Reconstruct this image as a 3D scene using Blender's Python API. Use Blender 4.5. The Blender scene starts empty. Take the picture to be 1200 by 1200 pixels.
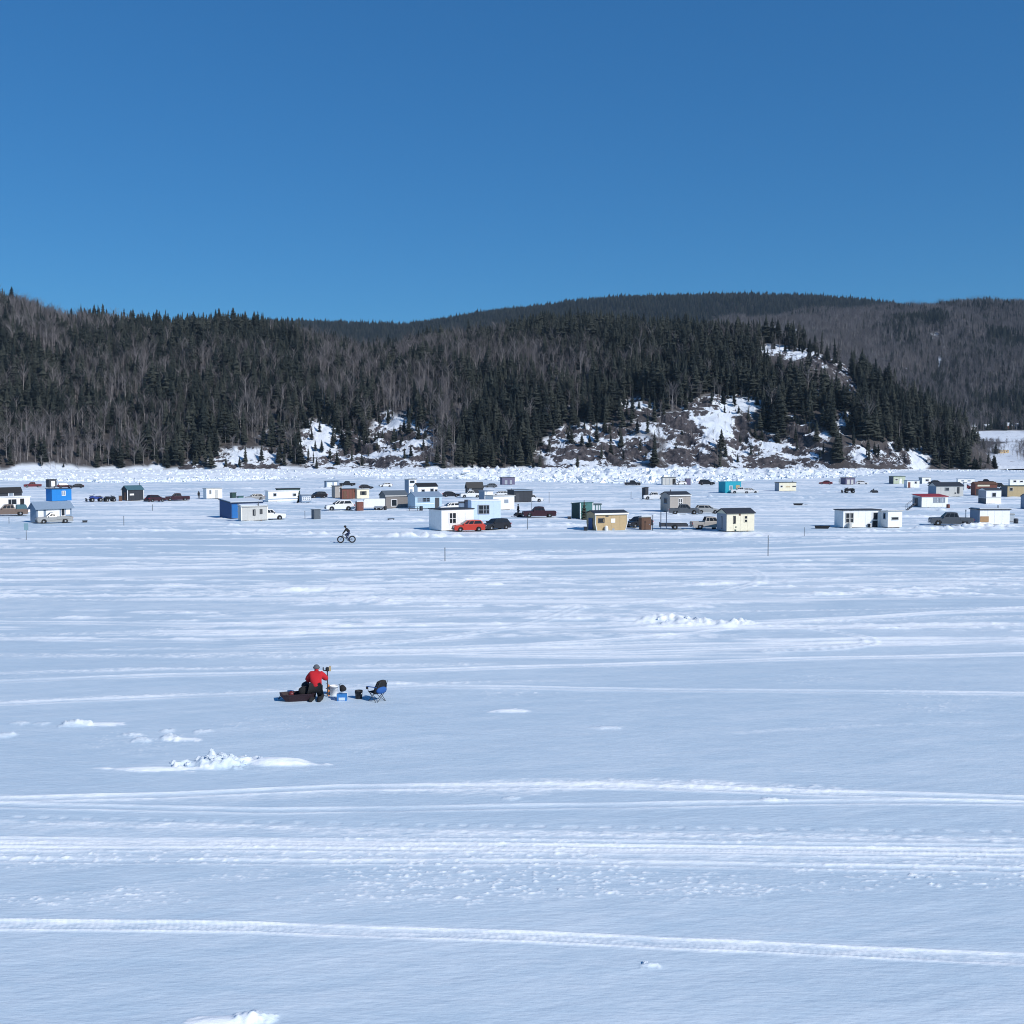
import bpy, math, random
import numpy as np
from mathutils import Vector, Matrix

random.seed(7)
rng = np.random.default_rng(11)
R = math.radians
sc = bpy.context.scene
C = sc.collection

# ------------------------------------------------------------------ camera, world, sun, exposure
CAM_H = 9.3
F = 1200.0
PITCH = math.atan(65 / 1200)
cp, sp = math.cos(PITCH), math.sin(PITCH)
cam_d = bpy.data.cameras.new('camera')
cam_d.sensor_width = 36; cam_d.lens = 36.0
cam_d.clip_start = 0.1; cam_d.clip_end = 20000
cam = bpy.data.objects.new('camera', cam_d); C.objects.link(cam)
cam.location = (0, 0, CAM_H); cam.rotation_euler = (R(90) - PITCH, 0, 0)
sc.camera = cam

SUN_EL, SUN_AZ = R(35), R(47)          # azimuth: measured from straight behind the camera towards the right
sun_dir = Vector((math.sin(SUN_AZ) * math.cos(SUN_EL), -math.cos(SUN_AZ) * math.cos(SUN_EL), math.sin(SUN_EL)))
world = bpy.data.worlds.new('World'); sc.world = world; world.use_nodes = True
wn = world.node_tree.nodes; wl = world.node_tree.links
wn.clear()
sky = wn.new('ShaderNodeTexSky'); sky.sky_type = 'NISHITA'; sky.sun_disc = False
sky.sun_elevation = SUN_EL
sky.sun_rotation = math.atan2(sun_dir.x, sun_dir.y)
sky.altitude = 1200; sky.air_density = 1.0; sky.dust_density = 0.05; sky.ozone_density = 3.0
bg = wn.new('ShaderNodeBackground'); bg.inputs['Strength'].default_value = 0.10
wo = wn.new('ShaderNodeOutputWorld')
gm = wn.new('ShaderNodeGamma'); gm.inputs['Gamma'].default_value = .58          # softens the step from zenith to horizon
hs = wn.new('ShaderNodeHueSaturation'); hs.inputs['Saturation'].default_value = 1.5; hs.inputs['Value'].default_value = 1.85
wl.new(sky.outputs[0], gm.inputs[0]); wl.new(gm.outputs[0], hs.inputs['Color']); tint = wn.new('ShaderNodeMix'); tint.data_type = 'RGBA'; tint.blend_type = 'MULTIPLY'; tint.inputs[0].default_value = 1; tint.inputs[7].default_value = (.30, .735, 1.06, 1)
wl.new(hs.outputs[0], tint.inputs[6]); wl.new(tint.outputs[2], bg.inputs['Color']); wl.new(bg.outputs[0], wo.inputs['Surface'])

sun_l = bpy.data.lights.new('sun', 'SUN'); sun_l.energy = 4.2; sun_l.angle = R(0.53); sun_l.color = (1, 0.965, 0.92)
sun = bpy.data.objects.new('sun', sun_l); C.objects.link(sun)
sun.rotation_euler = sun_dir.to_track_quat('Z', 'Y').to_euler(); sun.location = (40, -40, 60)
vs = sc.view_settings
vs.view_transform = 'Standard'; vs.look = 'None'; vs.gamma = 1; vs.exposure = 0.0; vs.use_curve_mapping = False
sc.render.engine = 'CYCLES'
sc.cycles.max_bounces = 6
sc.cycles.use_denoising = True; sc.cycles.denoiser = 'OPENIMAGEDENOISE'; sc.cycles.denoising_input_passes = 'RGB_ALBEDO_NORMAL'
sc.cycles.pixel_filter_type = 'BLACKMAN_HARRIS'; sc.cycles.filter_width = 1.05

# ------------------------------------------------------------------ helpers: pixels <-> place
def ray(px, py):
    a, b = (px - 600) / F, (600 - py) / F
    return a, cp + b * sp, -sp + b * cp
def ground(px, py):
    """point of the ice seen at a photo pixel; also pixels per metre there"""
    a, dy, dz = ray(px, py)
    t = CAM_H / -dz
    return a * t, dy * t, F / t
def y_of(Y):
    return ground(600, Y)[1]
def proj(x, y, z):
    zz = z - CAM_H
    dep = y * cp - zz * sp
    up = y * sp + zz * cp
    return 600 + F * x / dep, 600 - F * up / dep
def z_at(Y, d):
    b = (600 - Y) / F
    return CAM_H + d * (-sp + b * cp) / (cp + b * sp)

# ------------------------------------------------------------------ numpy noise
def vnoise(x, y, seed=0):
    xi = np.floor(x); yi = np.floor(y)
    fx = x - xi; fy = y - yi
    fx = fx * fx * fx * (fx * (fx * 6 - 15) + 10); fy = fy * fy * fy * (fy * (fy * 6 - 15) + 10)
    xi = xi.astype(np.int64); yi = yi.astype(np.int64)
    def h(a, b):
        n = (a * 374761393 + b * 668265263 + seed * 974634777) & 0xffffffff
        n = ((n ^ (n >> 13)) * 1274126177) & 0xffffffff
        n = ((n ^ (n >> 16)) * 2246822519) & 0xffffffff
        return ((n ^ (n >> 15)) & 0xffff) / 32767.5 - 1
    a = h(xi, yi); b = h(xi + 1, yi); c = h(xi, yi + 1); d = h(xi + 1, yi + 1)
    return (a + (b - a) * fx) * (1 - fy) + (c + (d - c) * fx) * fy
def fbm(x, y, seed=0, octv=4, gain=.5):
    r = 0; a = 1; tot = 0
    for k in range(octv):
        r = r + a * vnoise(x * 2 ** k + 17.3 * k, y * 2 ** k - 9.1 * k, seed + k); tot += a; a *= gain
    return r / tot
def sstep(a, b, x):
    t = np.clip((x - a) / (b - a), 0, 1)
    return t * t * (3 - 2 * t)

# ------------------------------------------------------------------ materials
def mat(name, col, rough=.6, metal=0.0, var=.12, scale=3.0, spec=.3):
    m = bpy.data.materials.new(name); m.use_nodes = True
    n = m.node_tree.nodes; l = m.node_tree.links; p = n['Principled BSDF']
    p.inputs['Roughness'].default_value = rough; p.inputs['Metallic'].default_value = metal
    p.inputs['Specular IOR Level'].default_value = spec
    if var:
        tc = n.new('ShaderNodeTexCoord'); nz = n.new('ShaderNodeTexNoise')
        nz.inputs['Scale'].default_value = scale; nz.inputs['Detail'].default_value = 5
        mx = n.new('ShaderNodeMix'); mx.data_type = 'RGBA'
        mx.inputs[6].default_value = [max(0, c * (1 - var)) for c in col[:3]] + [1]
        mx.inputs[7].default_value = [min(1, c * (1 + var)) for c in col[:3]] + [1]
        l.new(tc.outputs['Object'], nz.inputs['Vector']); l.new(nz.outputs['Fac'], mx.inputs[0])
        l.new(mx.outputs[2], p.inputs['Base Color'])
    else:
        p.inputs['Base Color'].default_value = list(col[:3]) + [1]
    return m
M = {}
def mk(k, *a, **kw):
    M[k] = mat(k, *a, **kw)
mk('white', (.80, .80, .79)); mk('offwhite', (.66, .68, .68)); mk('cream', (.72, .67, .52)); mk('lightblue', (.55, .66, .80))
mk('paleglass', (.42, .56, .66), rough=.35); mk('grey', (.30, .33, .37)); mk('bluegrey', (.20, .27, .36)); mk('lightgrey', (.48, .48, .46))
mk('beigegrey', (.36, .33, .30)); mk('taupe', (.20, .185, .175)); mk('darkgrey', (.055, .06, .07)); mk('black', (.02, .021, .024))
mk('charcoal', (.035, .04, .05)); mk('navy', (.035, .055, .095)); mk('blue', (.018, .20, .54)); mk('deepblue', (.016, .065, .19)); mk('midblue', (.02, .14, .40))
mk('teal', (.02, .33, .43)); mk('seagreen', (.055, .16, .155)); mk('darkgreen', (.025, .06, .055)); mk('tan', (.46, .34, .19)); mk('mustard', (.42, .33, .19))
mk('brown', (.13, .07, .045)); mk('redbrown', (.17, .065, .05)); mk('wood', (.36, .22, .11)); mk('purple', (.13, .12, .19)); mk('palegreen', (.45, .50, .38))
mk('slateroof', (.10, .12, .14)); mk('tealroof', (.06, .13, .16)); mk('redroof', (.30, .035, .04)); mk('steel', (.35, .37, .40), rough=.4, metal=.6)
mk('glass', (.02, .026, .033), rough=.12, var=0, spec=.18); mk('glasspale', (.25, .30, .36), rough=.1, var=0, spec=.6); mk('rubber', (.018, .018, .019), rough=.85); mk('rim', (.42, .43, .45), rough=.35, metal=.7)
mk('chrome', (.5, .5, .52), rough=.25, metal=.8); mk('headlamp', (.6, .62, .65), rough=.1); mk('tailred', (.35, .015, .015), rough=.2)
mk('p_white', (.74, .74, .73), rough=.3, var=.05); mk('p_silver', (.36, .36, .35), rough=.3, metal=.3, var=.06); mk('p_beige', (.42, .39, .35), rough=.3, var=.06); mk('p_brown', (.16, .12, .10), rough=.35, var=.1)
mk('p_orange', (.46, .047, .03), rough=.28, var=.06); mk('p_darkred', (.14, .03, .035), rough=.3, var=.1); mk('p_black', (.022, .024, .03), rough=.25, var=.1); mk('p_grey', (.09, .10, .115), rough=.3, var=.1)
mk('p_maroon', (.045, .02, .028), rough=.28, var=.1); mk('p_bluegrey', (.10, .13, .18), rough=.3, var=.08); mk('p_blue', (.03, .06, .25), rough=.35); mk('yellow', (.55, .42, .05))
mk('red_cloth', (.48, .018, .026), rough=.9); mk('black_cloth', (.02, .02, .022), rough=.95); mk('hat_grey', (.10, .11, .125), rough=.95); mk('navy_cloth', (.02, .035, .09), rough=.95); mk('olive', (.12, .12, .05), rough=.95)
mk('blue_cloth', (.025, .10, .32), rough=.9); mk('skin', (.45, .27, .20), rough=.6); mk('cooler_blue', (.04, .20, .50), rough=.45); mk('sled_red', (.026, .014, .02), rough=.6); mk('pole_grey', (.13, .15, .17)); mk('signblue', (.16, .27, .32))
mk('bark', (.07, .06, .055), rough=.95, var=.3, scale=2); mk('orange_pl', (.55, .2, .05))

def tree_mat(name, c0, c1, rough=.95):
    m = bpy.data.materials.new(name); m.use_nodes = True
    n = m.node_tree.nodes; l = m.node_tree.links; p = n['Principled BSDF']
    p.inputs['Roughness'].default_value = rough; p.inputs['Specular IOR Level'].default_value = .1
    oi = n.new('ShaderNodeObjectInfo'); cr = n.new('ShaderNodeValToRGB')
    cr.color_ramp.elements[0].color = list(c0) + [1]; cr.color_ramp.elements[1].color = list(c1) + [1]
    l.new(oi.outputs['Random'], cr.inputs[0]); l.new(cr.outputs[0], p.inputs['Base Color'])
    return m
M['needles'] = tree_mat('needles', (.014, .020, .020), (.062, .068, .056))
M['twigs'] = tree_mat('twigs', (.088, .082, .086), (.23, .212, .215))
M['birch'] = tree_mat('birch', (.19, .175, .17), (.38, .36, .35))

# snow of the ice sheet
def snow_material():
    m = bpy.data.materials.new('snow'); m.use_nodes = True
    n = m.node_tree.nodes; l = m.node_tree.links; p = n['Principled BSDF']
    at = n.new('ShaderNodeAttribute'); at.attribute_name = 'pack'  # white share: loose snow, plus sun on rough tracks put into colour
    tc = n.new('ShaderNodeTexCoord')
    nz = n.new('ShaderNodeTexNoise'); nz.inputs['Scale'].default_value = 1.0; nz.inputs['Detail'].default_value = 6; nz.inputs['Roughness'].default_value = .65
    mp = n.new('ShaderNodeMapping'); mp.inputs['Scale'].default_value = (.55, 2.2, 1)
    l.new(tc.outputs['Object'], mp.inputs[0]); l.new(mp.outputs[0], nz.inputs['Vector'])
    ad = n.new('ShaderNodeMath'); ad.operation = 'MULTIPLY_ADD'; ad.inputs[1].default_value = .5; ad.inputs[2].default_value = -.25
    l.new(nz.outputs['Fac'], ad.inputs[0])
    su = n.new('ShaderNodeMath'); su.operation = 'ADD'; su.use_clamp = True
    m3 = n.new('ShaderNodeMapping'); m3.inputs['Scale'].default_value = (2.6, 6.5, 1)
    n3 = n.new('ShaderNodeTexNoise'); n3.inputs['Scale'].default_value = 1.0; n3.inputs['Detail'].default_value = 5; n3.inputs['Roughness'].default_value = .7
    l.new(tc.outputs['Object'], m3.inputs[0]); l.new(m3.outputs[0], n3.inputs['Vector'])
    g3 = n.new('ShaderNodeMath'); g3.operation = 'MULTIPLY_ADD'; g3.inputs[1].default_value = .8; g3.inputs[2].default_value = -.40
    l.new(n3.outputs['Fac'], g3.inputs[0])
    a3 = n.new('ShaderNodeMath'); a3.operation = 'MULTIPLY_ADD'                     # crumbly grain, stronger on churned snow
    k3 = n.new('ShaderNodeMath'); k3.operation = 'MULTIPLY_ADD'; k3.inputs[1].default_value = 1.5; k3.inputs[2].default_value = .05
    l.new(at.outputs['Fac'], k3.inputs[0]); l.new(g3.outputs[0], a3.inputs[0]); l.new(k3.outputs[0], a3.inputs[1]); l.new(ad.outputs[0], a3.inputs[2])
    l.new(a3.outputs[0], su.inputs[0]); l.new(at.outputs['Fac'], su.inputs[1])
    mx = n.new('ShaderNodeMix'); mx.data_type = 'RGBA'
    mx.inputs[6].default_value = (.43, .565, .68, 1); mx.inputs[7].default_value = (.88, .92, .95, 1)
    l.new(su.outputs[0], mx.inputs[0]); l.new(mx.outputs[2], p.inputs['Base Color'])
    n2 = n.new('ShaderNodeTexNoise'); n2.inputs['Scale'].default_value = 5; n2.inputs['Detail'].default_value = 6; n2.inputs['Roughness'].default_value = .6
    l.new(mp.outputs[0], n2.inputs['Vector'])
    bp = n.new('ShaderNodeBump'); bp.inputs['Strength'].default_value = .45; bp.inputs['Distance'].default_value = .05
    l.new(n2.outputs['Fac'], bp.inputs['Height']); l.new(bp.outputs[0], p.inputs['Normal'])
    p.inputs['Roughness'].default_value = .55; p.inputs['Specular IOR Level'].default_value = .15
    return m
M['snow'] = snow_material()
mk('driftsnow', (.60, .66, .73), rough=.6, var=.05, scale=1.5, spec=.15)
mk('icechunk', (.80, .84, .88), rough=.45, var=.10, scale=.12, spec=.3)

def hill_material(name, floor0, floor1):
    """snow lying on flat ledges, bare rock on the steep faces, dark brush tone painting the shaded snow under the trees"""
    m = bpy.data.materials.new(name); m.use_nodes = True
    n = m.node_tree.nodes; l = m.node_tree.links; p = n['Principled BSDF']
    p.inputs['Roughness'].default_value = .85; p.inputs['Specular IOR Level'].default_value = .15
    at = n.new('ShaderNodeAttribute'); at.attribute_name = 'bare'
    ge = n.new('ShaderNodeNewGeometry'); sx = n.new('ShaderNodeSeparateXYZ'); l.new(ge.outputs['Normal'], sx.inputs[0])
    tc = n.new('ShaderNodeTexCoord')
    def noise(scale, det=5, rough=.6):
        z = n.new('ShaderNodeTexNoise'); z.inputs['Scale'].default_value = scale; z.inputs['Detail'].default_value = det; z.inputs['Roughness'].default_value = rough
        l.new(tc.outputs['Object'], z.inputs['Vector']); return z.outputs['Fac']
    def math_(op, a, b, clamp=False):
        q = n.new('ShaderNodeMath'); q.operation = op; q.use_clamp = clamp
        for i, v in enumerate((a, b)):
            if isinstance(v, (int, float)): q.inputs[i].default_value = v
            else: l.new(v, q.inputs[i])
        return q.outputs[0]
    def mix(f, a, b):
        q = n.new('ShaderNodeMix'); q.data_type = 'RGBA'
        l.new(f, q.inputs[0])
        for i, v in ((6, a), (7, b)):
            if isinstance(v, tuple): q.inputs[i].default_value = v + (1,)
            else: l.new(v, q.inputs[i])
        return q.outputs[2]
    rock = mix(math_('MULTIPLY', math_('SUBTRACT', noise(.30, 7, .7), .33), 3.0, True), (.016, .017, .022), (.125, .108, .110))
    rock = mix(math_('MULTIPLY', math_('SUBTRACT', noise(.9, 6, .7), .52), 5, True), rock, (.035, .036, .042))
    al = n.new('ShaderNodeAttribute'); al.attribute_name = 'ledge'
    sn = math_('ADD', sx.outputs['Z'], math_('MULTIPLY', math_('SUBTRACT', noise(.13, 7, .66), .5), 1.5))
    sn = math_('ADD', sn, math_('MULTIPLY', math_('SUBTRACT', noise(.42, 5, .7), .5), .75))
    sn = math_('ADD', sn, math_('MULTIPLY', al.outputs['Fac'], .25))
    snf = math_('MULTIPLY', math_('SUBTRACT', sn, .74), 18, True)
    bare = mix(snf, rock, (.70, .75, .81))
    floor = mix(noise(.2), floor0, floor1)  # dark floor tones carry the tree shade lying on the snow
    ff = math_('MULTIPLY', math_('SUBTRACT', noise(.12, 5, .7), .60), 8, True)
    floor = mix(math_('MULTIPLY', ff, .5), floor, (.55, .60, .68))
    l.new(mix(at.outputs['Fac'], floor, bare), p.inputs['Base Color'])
    bp = n.new('ShaderNodeBump'); bp.inputs['Strength'].default_value = .6; bp.inputs['Distance'].default_value = 1.0
    l.new(noise(.8, 6, .7), bp.inputs['Height']); l.new(bp.outputs[0], p.inputs['Normal'])
    return m
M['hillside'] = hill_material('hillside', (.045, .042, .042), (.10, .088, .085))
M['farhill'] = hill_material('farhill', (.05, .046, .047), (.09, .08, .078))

# ------------------------------------------------------------------ mesh builder
class MB:
    def __init__(s): s.v = []; s.f = []
    def add(s, vs_, fs):
        k = len(s.v); s.v += [tuple(p) for p in vs_]; s.f += [tuple(i + k for i in f) for f in fs]; return s
    def box(s, x0, x1, y0, y1, z0, z1, rot=None, org=(0, 0, 0)):
        v = [(x, y, z) for z in (z0, z1) for y in (y0, y1) for x in (x0, x1)]
        if rot is not None: v = [tuple(rot @ Vector(p) + Vector(org)) for p in v]
        return s.add(v, [(0, 2, 3, 1), (4, 5, 7, 6), (0, 1, 5, 4), (2, 6, 7, 3), (0, 4, 6, 2), (1, 3, 7, 5)])
    def prism(s, prof, a, b, axis='x'):
        """polygon swept from a to b along an axis; prof is (y,z) for x, (x,z) for y, (x,y) for z"""
        def P(q, t): return (t, q[0], q[1]) if axis == 'x' else (q[0], t, q[1]) if axis == 'y' else (q[0], q[1], t)
        n = len(prof)
        v = [P(q, a) for q in prof] + [P(q, b) for q in prof]
        return s.add(v, [tuple(range(n)), tuple(range(2 * n - 1, n - 1, -1))] + [(i, (i + 1) % n, n + (i + 1) % n, n + i) for i in range(n)])
    def tube(s, p0, p1, r0, r1=None, n=8):
        r1 = r0 if r1 is None else r1
        p0, p1 = Vector(p0), Vector(p1); d = (p1 - p0)
        if d.length < 1e-6: return s
        q = d.to_track_quat('Z', 'Y'); v = []
        for p, r in ((p0, r0), (p1, r1)):
            for i in range(n):
                a = 2 * math.pi * i / n
                v.append(p + q @ Vector((math.cos(a) * r, math.sin(a) * r, 0)))
        return s.add(v, [(i, (i + 1) % n, n + (i + 1) % n, n + i) for i in range(n)] + [tuple(range(n - 1, -1, -1)), tuple(range(n, 2 * n))])
    def path(s, pts, r, n=6):
        for a, b in zip(pts[:-1], pts[1:]): s.tube(a, b, r, r, n)
        return s
    def lathe(s, prof, n=16, c=(0, 0, 0), axis='z'):
        v = []
        for r, h in prof:
            for i in range(n):
                a = 2 * math.pi * i / n; u, w = math.cos(a) * r, math.sin(a) * r
                p = (u, w, h) if axis == 'z' else (u, h, w)
                v.append((p[0] + c[0], p[1] + c[1], p[2] + c[2]))
        m = len(prof)
        return s.add(v, [(k * n + i, k * n + (i + 1) % n, (k + 1) * n + (i + 1) % n, (k + 1) * n + i) for k in range(m - 1) for i in range(n)]
                     + [tuple(range(n - 1, -1, -1)), tuple((m - 1) * n + i for i in range(n))])
    def ell(s, c, r, n=12, m=8, zmin=-1.0):
        prof = []
        for k in range(m + 1):
            t = math.asin(max(-1, zmin)) + (math.pi / 2 - math.asin(max(-1, zmin))) * k / m
            prof.append((max(.02, math.cos(t)), math.sin(t)))
        v = []
        for rr, h in prof:
            for i in range(n):
                a = 2 * math.pi * i / n
                v.append((c[0] + math.cos(a) * rr * r[0], c[1] + math.sin(a) * rr * r[1], c[2] + h * r[2]))
        return s.add(v, [(k * n + i, k * n + (i + 1) % n, (k + 1) * n + (i + 1) % n, (k + 1) * n + i) for k in range(m) for i in range(n)]
                     + [tuple(range(n - 1, -1, -1)), tuple(m * n + i for i in range(n))])
    def torus(s, c, R0, r, n=20, k=6):
        v = []; f = []
        for i in range(n):
            a = 2 * math.pi * i / n
            for j in range(k):
                b = 2 * math.pi * j / k; q = R0 + r * math.cos(b)
                v.append((c[0] + q * math.cos(a), c[1] + r * math.sin(b), c[2] + q * math.sin(a)))
        for i in range(n):
            for j in range(k):
                f.append((i * k + j, ((i + 1) % n) * k + j, ((i + 1) % n) * k + (j + 1) % k, i * k + (j + 1) % k))
        return s.add(v, f)
    def mesh(s, name, m, smooth=False):
        me = bpy.data.meshes.new(name); me.from_pydata(s.v, [], s.f); me.validate(); me.update()
        import bmesh
        bm = bmesh.new(); bm.from_mesh(me); bmesh.ops.recalc_face_normals(bm, faces=bm.faces); bm.to_mesh(me); bm.free()
        if m is not None: me.materials.append(M[m] if isinstance(m, str) else m)
        if smooth: me.shade_smooth()
        return me
    def build(s, name, m, parent=None, smooth=False):
        return link(name, s.mesh(name, m, smooth), parent)
def link(name, me, parent=None):
    o = bpy.data.objects.new(name, me); C.objects.link(o)
    if parent: o.parent = parent
    return o
def tag(o, label=None, cat=None, group=None, kind=None):
    if label: o['label'] = label
    if cat: o['category'] = cat
    if group: o['group'] = group
    if kind: o['kind'] = kind
    return o
def thing(name, label, cat, loc, rz=0, group=None, scale=1):
    o = bpy.data.objects.new(name, None); C.objects.link(o); o.empty_display_size = .3
    o.location = loc; o.rotation_euler = (0, 0, rz); o.scale = (scale,) * 3
    return tag(o, label, cat, group)

# ------------------------------------------------------------------ the ice sheet: relief of tracks, drifts, ploughed berms and rubble ridge
def track(pts, w, kind='rough', amp=1.0):
    pts = list(pts)
    if pts[0][0] == -80: (a, b), (c, e) = pts[:2]; pts.insert(0, (-700, b + (b - e) / (a - c) * -310))
    if pts[-1][0] == 1280: (a, b), (c, e) = pts[-2:]; pts.append((1900, e + (e - b) / (c - a) * 310))
    P = [ground(*p) for p in pts]; P.sort()
    return (np.array([p[0] for p in P]), np.array([p[1] for p in P]), w, kind, amp)
TR = [
    track([(-80, 1082), (0, 1084), (300, 1088), (600, 1099), (900, 1110), (1280, 1127)], .42, 'tread', .7),
    track([(-80, 990), (0, 989), (400, 990), (700, 994), (1000, 996), (1280, 999)], .40, 'tread', .6),
    track([(-80, 999), (300, 1001), (600, 1004), (900, 1008), (1280, 1013)], .5, 'rough', .36),
    track([(-80, 994), (300, 994), (700, 998), (1280, 1004)], .3, 'rut', .6),
    track([(-80, 1007), (300, 1010), (700, 1012), (1280, 1020)], .3, 'rut', .6),
    track([(-80, 984), (500, 986), (900, 990), (1280, 993)], .3, 'rut', .6),
    track([(-80, 996), (300, 997), (600, 1001), (900, 1006), (1280, 1010)], 1.5, 'band', .34),
    track([(-80, 976), (300, 975), (600, 974), (900, 977), (1280, 982)], 1.0, 'band', .32),
    track([(-80, 937), (200, 936), (480, 928), (700, 927)], .7, 'band', .6),
    track([(-80, 966), (300, 971), (600, 979), (900, 982), (1280, 988)], .5, 'band', .55),
    track([(420, 925), (600, 921), (760, 922), (900, 925)], .9, 'band', .8),
    track([(-80, 963), (300, 968), (600, 977), (900, 979), (1280, 985)], .30, 'rough', .6),
    track([(-80, 956), (500, 967), (900, 972), (1280, 975)], .16, 'dots', .5),
    track([(-80, 940), (200, 933), (400, 923), (700, 921), (1000, 931), (1280, 939)], .45, 'rut', 1.0),
    track([(-80, 943), (300, 951), (700, 945), (1000, 940), (1280, 942)], .40, 'rut', .8),
    track([(480, 922), (600, 917), (800, 920), (1050, 928)], .7, 'rough', 1.1),
    track([(-80, 829), (300, 813), (500, 804), (800, 808), (1280, 813)], .45, 'rut', .8),
    track([(-80, 803), (200, 792), (500, 785), (800, 776), (1000, 770), (1280, 765)], .5, 'rut', .9),
    track([(-80, 826), (200, 815), (420, 803), (700, 796)], .4, 'rough', .8),
    track([(560, 768), (800, 763), (1000, 757), (1280, 748)], .5, 'rut', .8),
    track([(600, 757), (700, 751), (790, 745), (880, 733)], .5, 'rut', 1.0),
    track([(-80, 671), (300, 664), (600, 655), (900, 649), (1280, 641)], 1.3, 'rut', 1.4),
    track([(-80, 700), (300, 697), (700, 692), (1000, 676), (1280, 668)], 1.0, 'rough', 1.0),
    track([(-80, 746), (120, 741), (400, 726), (700, 716)], .8, 'rough', .9),
    track([(-80, 792), (150, 786), (330, 782), (600, 777)], .6, 'rough', .9),
    track([(700, 738), (900, 731), (1050, 722), (1280, 707)], .6, 'rut', .9),
    track([(820, 862), (900, 856), (1050, 849), (1200, 845)], .3, 'rough', .5),
]
r_ = random.Random(3)
for k in range(85):
    Y = r_.uniform(632, 775); X0 = r_.uniform(-300, 900); L = r_.uniform(200, 800); sl = r_.uniform(-.035, .008)
    TR.append(track([(X0, Y), (X0 + L * .5, Y + sl * L * .5 + r_.uniform(-2, 2)), (X0 + L, Y + sl * L)], r_.uniform(.4, 1.2), r_.choice(['rut', 'rough', 'rut']), r_.uniform(.4, 1.1)))
for k in range(16):
    Y = r_.uniform(588, 632); X0 = r_.uniform(-200, 900); L = r_.uniform(250, 800)
    TR.append(track([(X0, Y), (X0 + L * .5, Y + r_.uniform(-2, 1)), (X0 + L, Y + r_.uniform(-3, 3))], r_.uniform(.8, 2.0), 'rut', r_.uniform(.6, 1.4)))
LOOP = [ground(*p)[:2] for p in [(880, 733), (950, 737), (1000, 744), (1024, 751), (1012, 757), (965, 761), (900, 763)]]
LOOPS = [LOOP] + [[ground(*p)[:2] for p in L] for L in (
    [(640, 715), (760, 706), (850, 694), (900, 680), (880, 668)],
    [(930, 700), (1010, 694), (1060, 684), (1130, 681), (1200, 686)], [(380, 760), (480, 752), (560, 742), (640, 728), (680, 712)])]
def chaikin(p, n=2):
    for _ in range(n):
        q = [p[0]]
        for a, b in zip(p[:-1], p[1:]): q += [(a[0] * .75 + b[0] * .25, a[1] * .75 + b[1] * .25), (a[0] * .25 + b[0] * .75, a[1] * .25 + b[1] * .75)]
        p = q + [p[-1]]
    return p
LOOPS = [chaikin(L) for L in LOOPS]
# snow lumps and wind drifts: photo x, y of the foot, half width and half depth in metres, height, roughness
LUMPS = [(256, 895, .95, .52, .31, .85), (325, 894, 1.25, .40, .16, .08), (180, 902, 1.5, .20, .07, .05), (88, 849, .5, .35, .18, .8), (120, 849, .9, .25, .06, .1),
         (25, 848, .35, .2, .06, 1), (50, 848, .3, .2, .06, 1), (6, 862, .35, .3, .12, .8), (155, 861, .35, .2, .08, 1), (168, 868, .35, .2, .10, 1), (200, 865, .4, .25, .12, 1), (215, 867, .7, .18, .06, .2), (196, 857, .25, .2, .1, 1), (237, 857, .3, .2, .06, 1),
         (790, 728, 1.9, 1.0, .28, .8), (760, 726, 2.4, .9, .16, .3), (830, 731, 1.8, .8, .22, 1), (872, 731, .8, .7, .24, 1), (600, 833, .8, .25, .06, .2), (300, 1196, .42, .22, .15, .5), (260, 1199, .7, .2, .05, .1), (762, 1133, .16, .08, .045, .6),
         (710, 853, .5, .2, .05, .5), (345, 692, 2.5, 1.2, .22, .3), (400, 690, 3, 1.0, .14, .3), (905, 938, .3, .2, .05, 1), (598, 936, .25, .15, .05, .8), (460, 800, 1.3, .3, .05, .4)]
RUB_X = [-400, 0, 150, 250, 400, 520, 600, 700, 800, 880, 950, 1010, 1060, 1200, 1700]
RUB_Y = [560, 562, 565, 563, 560, 560, 563, 565, 566, 562, 560, 558, 552.5, 552, 552]
RUB_A = [.6, .7, 1.0, 1.2, 1.4, 1.9, 3.0, 3.6, 3.2, 2.4, 2.6, 2.0, .8, .7, .6]
# ploughed berms beside the huts: photo x, y, half length m, half depth m, height
BERMS = [(330, 626, 12, 1.2, .35), (430, 629, 14, 1.1, .30), (540, 629, 9, 1.3, .45), (600, 626, 6, 1.2, .35), (230, 622, 14, 1.6, .35), (60, 632, 14, 1.3, .3), (640, 616, 6, 1.2, .35), (800, 626, 10, 1.1, .3), (880, 628, 6, 1.2, .35), (1030, 623, 9, 1.2, .4), (1120, 620, 8, 1.4, .6), (1165, 617, 6, 1.6, .7), (300, 616, 7, 1.2, .3),
         (1080, 606, 12, 1.5, .4), (690, 618, 7, 1.2, .3), (770, 604, 7, 1.2, .35), (200, 591, 16, 1.6, .35), (100, 593, 14, 1.6, .4), (380, 590, 12, 1.6, .4), (460, 611, 8, 1.4, .3), (950, 598, 12, 1.5, .25), (870, 583, 16, 2, .4), (720, 585, 18, 2, .4), (1000, 583, 20, 2, .35), (330, 573, 25, 3, .5), (640, 572, 25, 3, .4), (950, 577, 20, 2.4, .4), (1100, 598, 8, 1.5, .5), (550, 592, 14, 1.6, .4)]

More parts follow.
